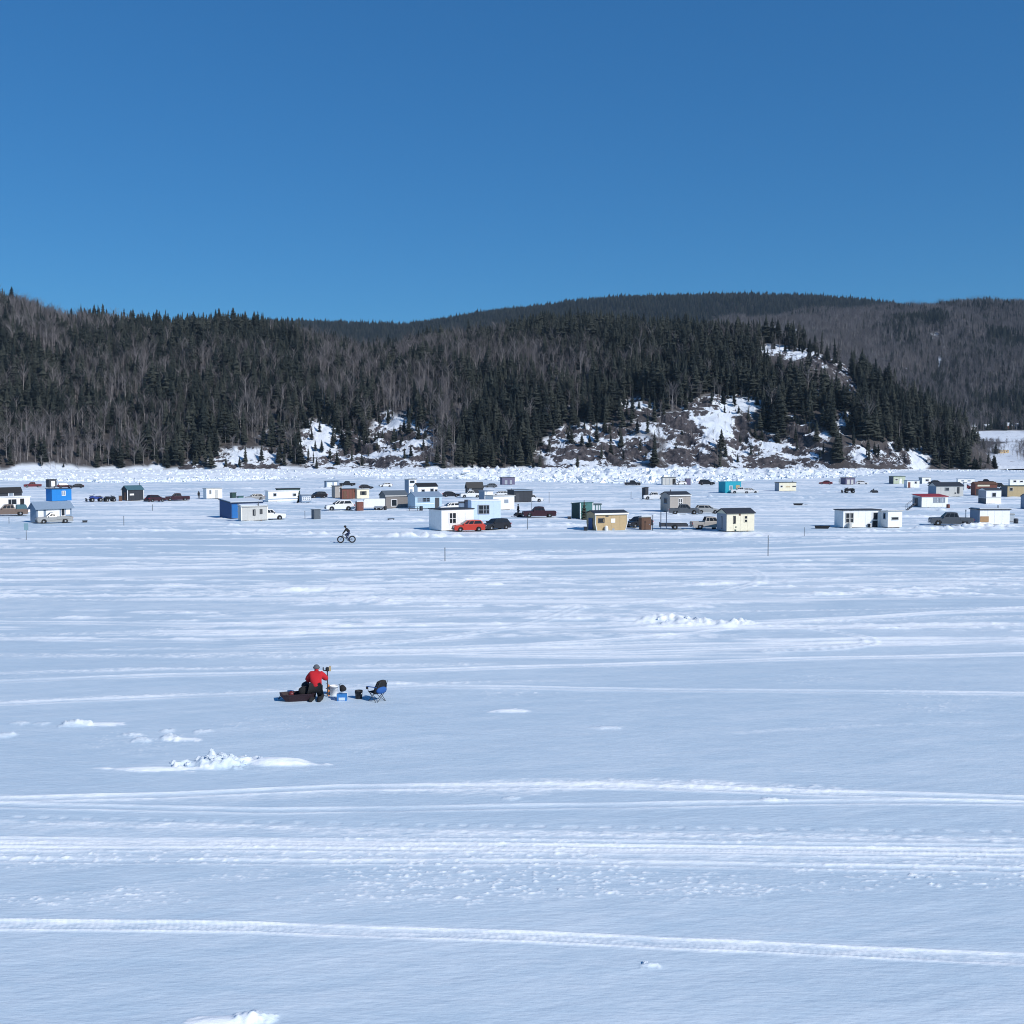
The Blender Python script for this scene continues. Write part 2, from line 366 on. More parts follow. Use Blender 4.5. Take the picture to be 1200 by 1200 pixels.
def ice(x, y):
    """height and 'pack' (0 = glazed crust, 1 = loose bright snow, whitened also for sun on rough tracks) of the snow at world points"""
    x = np.asarray(x, float); y = np.asarray(y, float)
    near = 1 - sstep(250, 400, y)
    h = .05 * fbm(x / 23, y / 14, 1, 3) + .035 * fbm(x / 6, y / 1.3, 5, 4) * sstep(32, 55, y) + .012 * fbm(x / 2.2, y / .7, 9, 4)
    # oblique wind texture of the smooth foreground
    u = x * .94 + y * .34; w = -x * .34 + y * .94
    h = h + .006 * fbm(u / 1.6, w / .22, 13, 3) * (1 - sstep(24, 45, y))
    big = fbm(x / 30, y / 9, 21, 4)
    pack = .20 + .22 * big + .14 * fbm(u / 3.5, w / .45, 23, 4) * (1 - sstep(30, 60, y))
    # streaky zone between the anglers and the huts
    st = fbm(x / 9, y / 1.15, 31, 5, .6)
    zone = sstep(44, 58, y) * (.85 + .6 * fbm(x / 25, y / 12, 33, 3))
    fine = fbm(x / 1.3, y / .9, 35, 4, .65)
    sv = np.clip(sstep(-.02, .22, st) * .60 * (.55 + 1.7 * fine) , 0, 1) * sstep(-.25, .25, fbm(x / 28, y / 5, 37, 3))
    pack = pack + zone * (sv * 2.3 + .10 + .22 * np.clip(fine, -1, 1))
    h = h + zone * .10 * sv * (1 + np.clip(fine, -.5, 1))
    rub = fbm(x / .9, y / .7, 41, 3)
    h = h + zone * sstep(.1, .5, fbm(x / 12, y / 4, 43, 3)) * .07 * np.clip(rub, 0, 1)
    # crumbs strewn between the near tracks
    cz = sstep(20.3, 21.3, y) * (1 - sstep(24.0, 25.2, y)) * sstep(-.25, .35, fbm(x / 5, y / 1.3, 51, 3)) + .35 * sstep(.25, .6, fbm(x / 4, y / 2.5, 53, 3)) * (1 - sstep(45, 60, y)) * sstep(20.5, 24, y)
    cr = np.clip(fbm(x / .13, y / .085, 55, 3, .55) - .24, 0, 1)
    h = h + cz * cr * .06; pack = pack + cz * cr * 3.0 + .22 * cz * np.clip(fbm(x / 1.2, y / .3, 57, 3), 0, 1)
    # vehicle tracks
    n1 = fbm(x / .26, y / .10, 61, 3, .65); n2 = fbm(x / 3, y / 2, 63, 2)
    for tx, ty, wd, kind, amp in TR:
        yt = np.interp(x, tx, ty) + .12 * wd * vnoise(x / 4, x * 0 + wd * 7, 65)
        v = (y - yt)
        fade = ((x > tx[0]) & (x < tx[-1])) * sstep(tx[0], tx[0] + 2.5, x) * (1 - sstep(tx[-1] - 2.5, tx[-1], x))
        ins = np.exp(-(v / (wd * .62)) ** 4) * fade
        ew = np.maximum(.08 * wd + .02, .0027 * y)
        e1 = np.exp(-((v - wd * .5) / ew) ** 2) * fade; e2 = np.exp(-((v + wd * .5) / ew) ** 2) * fade
        if kind == 'band':
            ins = np.exp(-(v / (wd * .5)) ** 6) * fade
            tx_ = fbm(x / .30, y / .07, 67, 3, .7)
            h = h + amp * ins * .014 * tx_; pack = pack + amp * ins * (.34 + .55 * tx_)
        elif kind == 'tread':
            tr_ = np.sin(2 * np.pi * (x / .135 + np.abs(v) * 3.2 + .6 * n2)) * (.30 + .25 * n2) + n1 * .8
            h = h + amp * (.036 * (e1 + e2) * (1 + .6 * n2) - .020 * ins + .014 * tr_ * ins)
            pack = pack + ins * (.34 + .30 * n1 + .18 * tr_) + .45 * (e1 + e2)
        elif kind == 'rut':
            h = h + amp * (.035 * (e1 + e2) * (1 + .6 * n2) - .02 * ins)
            pack = pack + amp * np.where(y > 44, 1.0, .62) * (np.maximum(e1, e2) * (1 + .7 * n2) + .18 * ins)
        elif kind == 'dots':
            dd = sstep(.2, .6, np.sin(2 * np.pi * (x / .68 + .7 * n2)) + .5 * n1)
            h = h - .015 * ins * dd; pack = pack + amp * .8 * ins * dd * (.6 + .8 * n1)
        else:
            lump = np.clip(n1 + .15 + .4 * n2, 0, 1)
            h = h + amp * ins * (.04 * lump - .006); pack = pack + amp * ins * (.16 + 1.0 * lump)
    # turning loop of a snowmobile
    for (ax, ay), (bx, by) in [q for L in LOOPS for q in zip(L[:-1], L[1:])]:
        dx, dy = bx - ax, by - ay
        t = np.clip(((x - ax) * dx + (y - ay) * dy) / (dx * dx + dy * dy), 0, 1)
        dist = np.hypot(x - ax - t * dx, y - ay - t * dy)
        if not (dist < 1.5).any(): continue
        g = np.exp(-((dist - .32) / np.maximum(.14, .0026 * y)) ** 2) * (1 + .4 * n2)
        h = h + .018 * g; pack = np.maximum(pack, .2 + .6 * g)
    for px, py, a, b, hh, ro in LUMPS:
        cx, cy, _ = ground(px, py)
        q = ((x - cx) / a) ** 2 + ((y - cy) / b) ** 2
        ok = q < 2.2
        g = np.zeros_like(q)
        if ok.any():
            g[ok] = np.clip(1 - q[ok] * (1 + .9 * fbm(x[ok] / (.45 * a + .05), y[ok] / (.6 * b + .05), 73, 3)), 0, 1)
        ok = g > 0
        if ok.any():
            ch = np.abs(fbm(x[ok] / (.42 * b + .05), y[ok] / (.42 * b + .05), 71, 3, .45)) * 1.3 + .40
            h[ok] += hh * g[ok] ** (.6 if ro > .5 else 1.2) * (1 - ro + ro * ch); pack[ok] += (.36 + .5 * (ro < .4)) * sstep(0, .35, g[ok])
    for px, py, a, b, hh in BERMS:
        cx, cy, _ = ground(px, py)
        q = ((x - cx) / a) ** 2 + ((y - cy) / b) ** 2
        g = np.clip(1 - q, 0, 1); ok = g > 0
        if ok.any():
            ch = np.clip(fbm(x[ok] / .9, y[ok] / .8, 81, 4) * 1.5 + .45, 0, 2)
            ch = ch * (.35 + .9 * np.clip(fbm(x[ok] / 4.5, y[ok] / 2.5, 83, 2) + .4, 0, 1.2))
            h[ok] += .8 * hh * np.sqrt(g[ok]) * ch; pack[ok] += .9 * g[ok] ** .5
    # far part: bright wind-packed snow, then the ridge of pushed-up ice along the shore
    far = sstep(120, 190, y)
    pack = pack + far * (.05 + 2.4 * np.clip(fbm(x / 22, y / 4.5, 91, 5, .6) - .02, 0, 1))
    h = h + far * (.16 * fbm(x / 14, y / 3.5, 93, 4) + .30 * np.clip(fbm(x / 3.5, y / 3.5, 99, 3) * sstep(.0, .4, fbm(x / 40, y / 12, 98, 2)), 0, 1))
    X = 600 + F * x / np.maximum(y, 1)
    yb = CAM_H * F / (np.interp(X, RUB_X, RUB_Y) - 535)
    A = np.interp(X, RUB_X, RUB_A)
    z1 = sstep(yb - 15, yb + 55, y) * (1 - .35 * sstep(yb + 90, 700, y))
    big = np.clip(.55 + 1.0 * fbm(x / 34, y / 26, 95, 3), .1, 1.6)
    lum = np.abs(fbm(x / 5, y / 5, 97, 4)) * 1.7 + .25
    h = h + z1 * A * big * lum; pack = pack + z1 * .6
    return h, np.clip(pack, 0, 1)

def grid_mesh(name, X, Y, Z, m, attr=None, smooth=True):
    nr, nc = X.shape
    co = np.stack([X, Y, Z], -1).reshape(-1, 3).astype(np.float32)
    i = np.arange(nr * nc).reshape(nr, nc)
    q = np.stack([i[:-1, :-1], i[:-1, 1:], i[1:, 1:], i[1:, :-1]], -1).reshape(-1, 4).astype(np.int32)
    me = bpy.data.meshes.new(name)
    me.vertices.add(len(co)); me.vertices.foreach_set('co', co.ravel())
    me.loops.add(q.size); me.loops.foreach_set('vertex_index', q.ravel())
    me.polygons.add(len(q)); me.polygons.foreach_set('loop_start', np.arange(0, q.size, 4, dtype=np.int32))
    me.update(calc_edges=True)
    me.polygons.foreach_set('use_smooth', np.full(len(q), smooth))
    for k, a in (attr or {}).items():
        at = me.attributes.new(k, 'FLOAT', 'POINT'); at.data.foreach_set('value', a.reshape(-1).astype(np.float32))
    me.materials.append(M[m])
    return link(name, me)

rows = [-60., -30, -10, 0, 8, 12, 14]
Yp = 1262.0
while Yp > 645:
    rows.append(y_of(Yp)); Yp -= .95 if Yp > 890 else max(.32, 1.25 * (Yp - 535) / 355)
d = rows[-1]
while d < 4200:
    st = .6 if d < 170 else 1.4 if d < 380 else 2.4 if d < 560 else 8 if d < 800 else 400
    d += st; rows.append(d)
rows = np.array(rows)
us = np.concatenate([[-3, -2, -1.2], np.linspace(-.95, -.59, 16), np.linspace(-.58, .58, 770), np.linspace(.59, .95, 16), [1.2, 2, 3]])
GX = us[None, :] * (np.maximum(rows, 8) + 4)[:, None]; GY = np.repeat(rows[:, None], len(us), 1)
hz, pk = ice(GX, GY)
fall = 1 - sstep(.60, .9, np.abs(us))[None, :]
hz = hz * np.where(np.abs(us) > .60, fall, 1) - .0
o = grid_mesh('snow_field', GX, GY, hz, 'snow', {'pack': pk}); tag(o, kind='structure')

def P(px, py):
    x, y, s = ground(px, py)
    h = ice(np.array([x, x + .5, x - .5]), np.array([y, y, y]))[0]
    return Vector((x, y, float(h.min()) - .03)), s
def alpha(px): return math.atan((px - 600) / F)

# ice rubble: tilted slabs along the pressure ridge, far too many and too small to count
def rubble():
    v = []; f = []
    n = 14000
    cube = np.array([(x, y, z) for z in (-1, 1) for y in (-1, 1) for x in (-1, 1)], float)
    fc = [(0, 2, 3, 1), (4, 5, 7, 6), (0, 1, 5, 4), (2, 6, 7, 3), (0, 4, 6, 2), (1, 3, 7, 5)]
    V = []; Fa = []
    Xs = rng.uniform(-80, 1280, n); e = rng.random(n) ** 1.7
    yb = CAM_H * F / (np.interp(Xs, RUB_X, RUB_Y) - 535); A = np.interp(Xs, RUB_X, RUB_A)
    ys = yb - 12 + e * (690 - yb); xs = (Xs - 600) / F * ys
    keep = fbm(xs / 40, ys / 25, 101, 3) > (.05 - .18 * A)
    hs = ice(xs, ys)[0]
    for x, y, h, a, k in zip(xs, ys, hs, A, keep):
        if not k: continue
        s = (.27 + .12 * a) * random.lognormvariate(0, .45)
        d_ = np.array([s * random.uniform(.6, 1.3), s * random.uniform(.5, 1.2), s * random.uniform(.15, .45)]) * .8
        pts = cube * d_ * rng.uniform(.7, 1.2, (8, 3))
        m = np.array(Matrix.Rotation(random.uniform(0, 6.28), 3, 'Z') @ Matrix.Rotation(random.gauss(0, .8), 3, 'X') @ Matrix.Rotation(random.gauss(0, .5), 3, 'Y'))
        pts = pts @ m.T + (x, y, h + d_[2] * .3)
        b = len(V); V.extend(map(tuple, pts)); Fa.extend([tuple(i + b for i in q) for q in fc])
    me = bpy.data.meshes.new('ice_rubble'); me.from_pydata(V, [], Fa); me.update(); me.materials.append(M['icechunk'])
    tag(link('ice_rubble', me), 'jumble of broken pushed up ice slabs along the far shore', kind='stuff')
rubble()

# ------------------------------------------------------------------ hills across the ice
SKX = [-500, -200, -60, 0, 30, 50, 75, 130, 180, 250, 300, 340, 380, 420, 460, 500, 550, 600, 650, 700, 760, 820, 870, 900, 940, 980, 1010, 1040, 1080, 1110, 1140, 1158, 1168, 1200, 1500]
SKY = [310, 330, 346, 353, 358, 366, 375, 377, 382, 382, 382, 387, 398, 408, 408, 398, 392, 387, 380, 380, 381, 382, 386, 392, 400, 417, 436, 454, 473, 487, 507, 524, 541, 575, 600]
D1X = [-200, 0, 100, 250, 420, 600, 760, 900, 1000, 1100, 1168, 1300]
D1 = [1350, 1250, 1150, 1050, 1150, 1100, 1050, 980, 900, 830, 770, 760]
# bare ledges: photo centre, half sizes, strength
BARE = [(225, 545, 18, 6, .8), (290, 538, 45, 16, 1), (325, 505, 16, 10, .5), (375, 522, 26, 30, 1.1), (410, 520, 25, 28, .55), (468, 512, 44, 30, .9), (440, 538, 62, 17, 1.2), (495, 530, 20, 18, .5), (185, 547, 14, 5, .7), (35, 550, 20, 5, .6), (120, 549, 20, 4, .5),
        (700, 525, 66, 25, 1.2), (660, 542, 26, 9, 1), (745, 478, 24, 11, 1.0), (755, 500, 26, 10, .7), (725, 512, 30, 8, .8), (800, 500, 40, 20, 1.0), (835, 488, 36, 22, 1.3), (865, 473, 30, 10, 1.0), (810, 530, 32, 20, 1.2), (850, 510, 26, 18, .9), (905, 530, 56, 22, 1.2), (935, 505, 22, 14, .9), (880, 540, 30, 12, 1), (925, 495, 12, 10, .7),
        (905, 410, 17, 6, 1.2), (935, 415, 17, 7, 1.2), (960, 424, 15, 7, 1.2), (985, 432, 12, 8, 1.1), (995, 450, 12, 8, .8), (1000, 446, 8, 6, .6), (957, 465, 8, 12, .6), (990, 495, 12, 14, .9), (965, 512, 12, 10, .7), (1010, 530, 22, 15, .9), (1040, 533, 22, 14, 1.0), (1075, 538, 16, 16, 1), (1060, 510, 10, 8, .4), (1100, 510, 14, 8, .35), (960, 545, 30, 8, .6), (400, 470, 12, 6, .3), (150, 500, 10, 5, .2)]
def blobs(X, Y, L):
    r = np.zeros_like(X)
    for cx, cy, rx, ry, s in L:
        r = np.maximum(r, s * np.exp(-(((X - cx) / rx) ** 2 + ((Y - cy) / ry) ** 2) * .9))
    return r
CLIFF = [(700, 533, 48, 13), (742, 522, 14, 16), (800, 536, 24, 13), (832, 540, 30, 9), (905, 543, 42, 8), (442, 541, 46, 8), (385, 543, 22, 9), (300, 548, 26, 5), (932, 512, 12, 8), (658, 545, 26, 6), (808, 515, 9, 13), (880, 547, 30, 5), (475, 508, 28, 8), (500, 530, 16, 14), (980, 540, 22, 8), (1040, 543, 28, 7), (888, 510, 8, 8), (955, 424, 22, 4), (225, 548, 16, 4), (760, 486, 18, 5), (790, 492, 12, 9), (415, 520, 16, 20), (1000, 500, 8, 8), (725, 500, 12, 8), (870, 500, 10, 12)]
SNOWY = [(842, 495, 24, 20), (862, 473, 28, 7), (745, 475, 20, 5), (380, 518, 13, 20), (468, 495, 20, 6), (905, 521, 18, 5), (925, 518, 12, 6), (292, 533, 20, 6), (700, 516, 44, 4), (755, 503, 16, 6), (440, 533, 36, 3), (850, 528, 10, 10), (690, 540, 30, 2.5), (930, 535, 22, 3), (800, 522, 20, 3), (740, 512, 20, 3), (905, 409, 12, 4), (935, 413, 14, 4), (1075, 536, 12, 12), (990, 490, 9, 9), (1010, 532, 10, 8), (490, 515, 14, 5), (185, 546, 14, 3), (965, 510, 6, 6)]
def headland(x, y, detail=True):
    X = 600 + F * x / y
    d1 = np.interp(X, D1X, D1); d0 = 705 + 22 * vnoise(x / 60, x * 0, 111) - 40 * sstep(200, -50, X)
    zc = z_at(np.interp(X, SKX, SKY) + np.interp(X, [860, 900, 1000], [15, 10, 11]), d1)
    t = (y - d0) / (d1 - d0)
    tp = np.clip(t, 0, 1)
    prof = np.where(t < 0, .35 * t, np.where(t < 1, 1 - (1 - tp) ** 1.75, 1 - .8 * (t - 1) ** 2))
    z = zc * prof + np.clip(t * 4, 0, 1) * np.clip((1.15 - t) * 5, 0, 1) * np.clip(zc / 60, 0, 1) * (7 * fbm(x / 70, y / 70, 113, 3) + 2 * fbm(x / 22, y / 22, 115, 3))
    z = np.where(t < 0, np.maximum(z, -12), z)
    Yp = proj(x, y, z)[1]
    b = blobs(X, Yp, BARE)
    bare = sstep(.30, .52, b + .22 * fbm(x / 11, y / 11, 117, 4))
    foot = 1 - sstep(.003, .014, t + .008 * vnoise(x / 9, x * 0, 118))
    bare = np.maximum(bare, foot)
    ledge = blobs(X, Yp, [c + (1.2,) for c in SNOWY]) - blobs(X, Yp, [c + (1.0,) for c in CLIFF])
    ledge = ledge + .9 * foot * (blobs(X, Yp, [c + (1.0,) for c in CLIFF]) < .3)
    headland.ledge = ledge
    if detail:
        q = 9 + 3 * vnoise(x / 50, y / 50, 119)
        zz = z + .22 * x + 9 * fbm(x / 26, y / 30, 121, 5, .6); fr = zz / q - np.floor(zz / q)
        ter = (np.floor(zz / q) + sstep(.35, 1, fr)) * q - zz
        z = z + bare * (ter * .8 * (.4 + np.clip(fbm(x / 35, y / 35, 125, 2) + .6, 0, 1)) + 1.4 * fbm(x / 5, y / 6, 123, 3, .6) + 5.0 * np.abs(fbm(x / 17, y / 20, 127, 3)) - 1.2) * np.clip(1 - .75 * ledge, .15, 1.4) * np.clip(t * 12, 0, 1)
    return z, bare, t, Yp
nr, nc = 210, 1050
uu = np.concatenate([np.linspace(-.95, -.56, 60), np.linspace(-.555, .52, nc)])
tt = np.concatenate([np.linspace(-.12, .62, 150), np.linspace(.63, 1.35, nr - 150)])
HX = []; 
Xc = 600 + F * uu
d1c = np.interp(Xc, D1X, D1)
Yg = 700 + tt[:, None] * (d1c - 700)[None, :]
Xg = uu[None, :] * Yg
Zg, Bg, _, _ = headland(Xg, Yg)
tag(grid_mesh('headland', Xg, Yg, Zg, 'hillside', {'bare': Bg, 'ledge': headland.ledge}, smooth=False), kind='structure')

RSX = [600, 760, 800, 850, 900, 950, 1000, 1050, 1100, 1150, 1200, 1300, 1600]
RSY = [440, 400, 390, 382, 376, 369, 366, 364, 361, 359, 355, 345, 330]
def righthill(x, y):
    X = 600 + F * x / y
    zc = z_at(np.interp(X, RSX, RSY) + 7, 2500.)
    zb = np.interp(y, [900, 980, 1250, 1500], [-8, 0, 24, 50])
    t = (y - 1500) / 1000
    tp = np.clip(t, 0, 1)
    z = np.where(t < 0, zb, np.where(t < 1, 50 + (zc - 50) * (1 - (1 - tp) ** 1.5), zc * (1 - .3 * (t - 1) ** 2)))
    z = z + np.clip(t * 3, 0, 1) * (30 * fbm(x / 170, y / 190, 131, 4)) + np.clip((y - 1000) / 200, 0, 1) * 1.5 * fbm(x / 30, y / 30, 133, 3)
    Yp = proj(x, y, z)[1]
    bare = sstep(.3, .5, blobs(X, Yp, [(1175, 511, 40, 6, 1.2), (1190, 527, 30, 10, 1.0), (1092, 394, 5, 4, 1.0), (1098, 424, 2.5, 9, .6), (905, 386, 12, 4, .7), (930, 388, 10, 3, .6), (1150, 545, 60, 6, 1)]) + .15 * fbm(x / 25, y / 25, 135, 3))
    bare = np.where(y < 1150, np.maximum(bare, sstep(1150, 1080, y)), bare)
    return z, bare, t, Yp
uu2 = np.linspace(.08, .75, 330); dd2 = np.concatenate([np.linspace(960, 1500, 70), np.linspace(1512, 2900, 120)])
Yg = np.repeat(dd2[:, None], len(uu2), 1); Xg = uu2[None, :] * Yg
Zg, Bg, _, _ = righthill(Xg, Yg)
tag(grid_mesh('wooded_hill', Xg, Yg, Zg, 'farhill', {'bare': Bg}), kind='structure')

FSX = [0, 200, 310, 400, 470, 510, 560, 620, 680, 740, 800, 850, 900, 950, 1000, 1040, 1060, 1120, 1250]
FSY = [390, 384, 379, 381, 384, 379, 370, 363, 355, 351, 349, 348, 349, 349, 354, 358, 362, 368, 380]
def farridge(x, y):
    X = 600 + F * x / y
    zc = z_at(np.interp(X, FSX, FSY) + 3.5, 3500.)
    t = (y - 2600) / 900; tp = np.clip(t, 0, 1)
    z = np.where(t < 1, zc * (.45 + .55 * (1 - (1 - tp) ** 1.6)), zc * (1 - .5 * (t - 1) ** 2))
    z = z + 10 * fbm(x / 150, y / 150, 141, 3) * np.clip((1 - t) * 4, 0, 1)
    Yp = proj(x, y, z)[1]
    return z, 0 * z, t, Yp
uu3 = np.linspace(-.5, .55, 300); dd3 = np.linspace(2600, 4000, 80)
Yg = np.repeat(dd3[:, None], len(uu3), 1); Xg = uu3[None, :] * Yg
Zg, Bg, _, _ = farridge(Xg, Yg)
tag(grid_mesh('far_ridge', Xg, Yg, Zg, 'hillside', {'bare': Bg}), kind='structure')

# ------------------------------------------------------------------ trees
def spruce(seed, h=1.0, w=.125, ragged=.25, bottom=.08):
    """unit-height conifer: trunk and a crown of drooping sprays"""
    r = random.Random(seed); tr = MB(); cr = MB()
    tr.tube((0, 0, -.03), (0, 0, .5), .010, .008, 6); tr.tube((0, 0, .5), (0, 0, .99), .008, .002, 5)
    n = 24
    for k in range(n):
        t = k / (n - 1); z = bottom + (1 - bottom) * t ** .92
        rad = w * (1 - t) ** .8 * r.uniform(1 - ragged, 1 + ragged) + .008
        m = 8 if t < .7 else 6
        a0 = r.uniform(0, 6.28)
        for j in range(m):
            a = a0 + 6.283 * j / m + r.uniform(-.3, .3); q = rad * r.uniform(.65, 1.2)
            if r.random() < .08: continue
            ca, sa = math.cos(a), math.sin(a); wd = .42 * q + .006
            dz = -.30 * q - .012 + r.uniform(-.01, .01)
            zt = z + r.uniform(-.008, .008)
            p0 = (0, 0, zt + .012); pt = (ca * q, sa * q, zt + dz)
            m1 = (ca * q * .55 - sa * wd, sa * q * .55 + ca * wd, zt + dz * .8 - .012); m2 = (ca * q * .55 + sa * wd, sa * q * .55 - ca * wd, zt + dz * .8 - .012)
            mid = (ca * q * .5, sa * q * .5, zt + .35 * dz + .008)
            cr.add([p0, m1, pt, m2, mid], [(0, 1, 4), (1, 2, 4), (2, 3, 4), (3, 0, 4)])
    cr.add([(0, 0, 1.0), (.006, 0, .93), (-.004, .006, .93), (-.004, -.006, .93)], [(0, 1, 2), (0, 2, 3), (0, 3, 1)])
    return tr, cr
def bare_tree(seed, wide=.22, birchy=False):
    r = random.Random(seed); tr = MB(); cr = MB()
    lean = r.uniform(-.03, .03)
    top = (lean, r.uniform(-.03, .03), .82)
    tr.tube((0, 0, -.03), (lean * .4, 0, .42), .0095, .0072, 5); tr.tube((lean * .4, 0, .42), top, .0072, .002, 4)
    for k in range(22):
        z = r.uniform(.30, .82); a = r.uniform(0, 6.28); L = wide * r.uniform(.5, 1.0) * (1.15 - .6 * abs(z - .55))
        b = Vector((lean * z, 0, z)); e = b + Vector((math.cos(a) * L * .62, math.sin(a) * L * .62, L * r.uniform(.7, 1.25)))
        cr.tube(b, e, .0036, .0014, 3)
        for q in range(6):
            t = r.uniform(.3, 1); s = b.lerp(e, t); a2 = a + r.uniform(-1.3, 1.3); l2 = L * r.uniform(.25, .55)
            e2 = s + Vector((math.cos(a2) * l2 * .5, math.sin(a2) * l2 * .5, l2 * r.uniform(.4, 1.1)))
            pr = Vector((-math.sin(a2 + r.uniform(-1, 1)), math.cos(a2), r.uniform(-.3, .3))) * .0024
            cr.add([s - pr, s + pr, e2], [(0, 1, 2)])
    return tr, cr
SPR = []; DEC = []
for k in range(7):
    t, c = spruce(100 + k, w=[.15, .11, .185, .135, .10, .17, .14][k], ragged=[.35, .4, .3, .45, .4, .38, .55][k], bottom=[.06, .1, .05, .2, .12, .08, .28][k])
    SPR.append((t.mesh('trunk', 'bark'), c.mesh('crown', 'needles')))
for k in range(6):
    t, c = bare_tree(200 + k, wide=[.26, .33, .24, .38, .30, .22][k])
    DEC.append((t.mesh('trunk', 'birch'), c.mesh('crown', 'twigs')))
def joined(pairs, nm):
    col = bpy.data.collections.new(nm)
    import bmesh
    for i, (t, c) in enumerate(pairs):
        bm = bmesh.new(); bm.from_mesh(c); k = len(bm.faces); bm.from_mesh(t); bm.faces.ensure_lookup_table()
        for f in bm.faces[k:]: f.material_index = 1
        me = bpy.data.meshes.new('forest_tree'); bm.to_mesh(me); bm.free()
        me.materials.append(c.materials[0]); me.materials.append(t.materials[0])
        col.objects.link(bpy.data.objects.new('forest_tree', me))
    return col
COL_S = joined(SPR, 'conifer_kinds'); COL_D = joined(DEC, 'bare_tree_kinds')
def forest(name, label, pts, scl, col, nvar):
    n = len(pts)
    me = bpy.data.meshes.new(name); me.vertices.add(n); me.vertices.foreach_set('co', np.asarray(pts, np.float32).ravel())
    a = me.attributes.new('variant', 'INT', 'POINT'); a.data.foreach_set('value', rng.integers(0, nvar, n).astype(np.int32))
    rot = np.zeros((n, 3), np.float32); rot[:, 2] = rng.uniform(0, 6.28, n); rot[:, :2] = rng.normal(0, .03, (n, 2))
    a = me.attributes.new('turn', 'FLOAT_VECTOR', 'POINT'); a.data.foreach_set('vector', rot.ravel())
    a = me.attributes.new('size', 'FLOAT_VECTOR', 'POINT'); a.data.foreach_set('vector', np.asarray(scl, np.float32).ravel())
    o = link(name, me); tag(o, label, kind='stuff')
    ng = bpy.data.node_groups.new(name, 'GeometryNodeTree')
    ng.interface.new_socket('Geometry', in_out='INPUT', socket_type='NodeSocketGeometry'); ng.interface.new_socket('Geometry', in_out='OUTPUT', socket_type='NodeSocketGeometry')
    N = ng.nodes; gi = N.new('NodeGroupInput'); go = N.new('NodeGroupOutput')
    ip = N.new('GeometryNodeInstanceOnPoints'); ci = N.new('GeometryNodeCollectionInfo')
    ci.inputs['Collection'].default_value = col; ci.inputs['Separate Children'].default_value = True; ci.inputs['Reset Children'].default_value = True
    def na(nm, ty):
        q = N.new('GeometryNodeInputNamedAttribute'); q.data_type = ty; q.inputs['Name'].default_value = nm
        return next(s for s in q.outputs if s.enabled and s.name == 'Attribute')
    L = ng.links
    L.new(gi.outputs[0], ip.inputs['Points']); L.new(ci.outputs[0], ip.inputs['Instance'])
    ip.inputs['Pick Instance'].default_value = True
    L.new(na('variant', 'INT'), ip.inputs['Instance Index']); L.new(na('turn', 'FLOAT_VECTOR'), ip.inputs['Rotation']); L.new(na('size', 'FLOAT_VECTOR'), ip.inputs['Scale'])
    L.new(ip.outputs[0], go.inputs[0])
    md = o.modifiers.new('scatter', 'NODES'); md.node_group = ng
    return o
def scatter(x0, x1, y0, y1, sp_):
    gx, gy = np.meshgrid(np.arange(x0, x1, sp_), np.arange(y0, y1, sp_))
    return gx.ravel() + rng.uniform(-.48, .48, gx.size) * sp_, gy.ravel() + rng.uniform(-.48, .48, gx.size) * sp_

# headland
x, y = scatter(-760, 480, 680, 1300, 4.7)
z, bare, t, Yp = headland(x, y)
X, _ = proj(x, y, z)
zc0 = headland(x, y, False)[0]
ok = (X > -90) & (X < 1200) & (t > .003) & (t < 1.06) & (z > .15)
dens = (1 - .50 * bare)
cover = np.zeros_like(bare)
for up in (7, 14, 21): cover = np.maximum(cover, blobs(X, Yp - up, BARE))
dens = dens * (1 - .62 * sstep(.3, .6, cover)) * np.where((X > 880) & (cover > .35), np.where(Yp < 475, .10, .5), 1)
ok &= rng.random(len(x)) < dens
x, y, z, X, Yp, bare, t = (a[ok] for a in (x, y, z, X, Yp, bare, t))
pd = .27 + .85 * fbm(x / 45, y / 45, 151, 3) + blobs(X, Yp, [(430, 415, 70, 24, .7), (525, 485, 24, 60, .75), (650, 445, 70, 28, .6), (560, 420, 40, 40, .35), (710, 428, 80, 16, .5), (40, 385, 60, 30, .5), (110, 430, 60, 40, .4), (60, 500, 70, 40, .35), (250, 470, 70, 40, .2), (180, 500, 60, 30, .25), (1150, 535, 16, 16, 1)]) - blobs(X, Yp, [(260, 395, 100, 16, .6), (700, 395, 160, 14, .8), (820, 430, 60, 40, .5), (1060, 500, 80, 40, .8), (330, 450, 40, 60, .25), (580, 520, 60, 30, .4)])
isd = rng.random(len(x)) < np.clip(pd, .03, .92)
hgt = np.clip(rng.normal(15.5, 4.6, len(x)) + 3 * fbm(x / 40, y / 40, 155, 2), 5, 27) * (1 - .42 * bare) * np.where(t < .08, .85, 1) * np.where(X > 1090, .8, 1)
hgt = np.where(isd, hgt * .93, hgt); hgt = np.where(X > 1142, hgt * .6, hgt)
pts = np.stack([x, y, z], 1)
wid = hgt * rng.uniform(.85, 1.55, len(x)); wid = np.where(isd, wid, wid * 1.12)
scl = np.stack([wid, wid, hgt], 1)

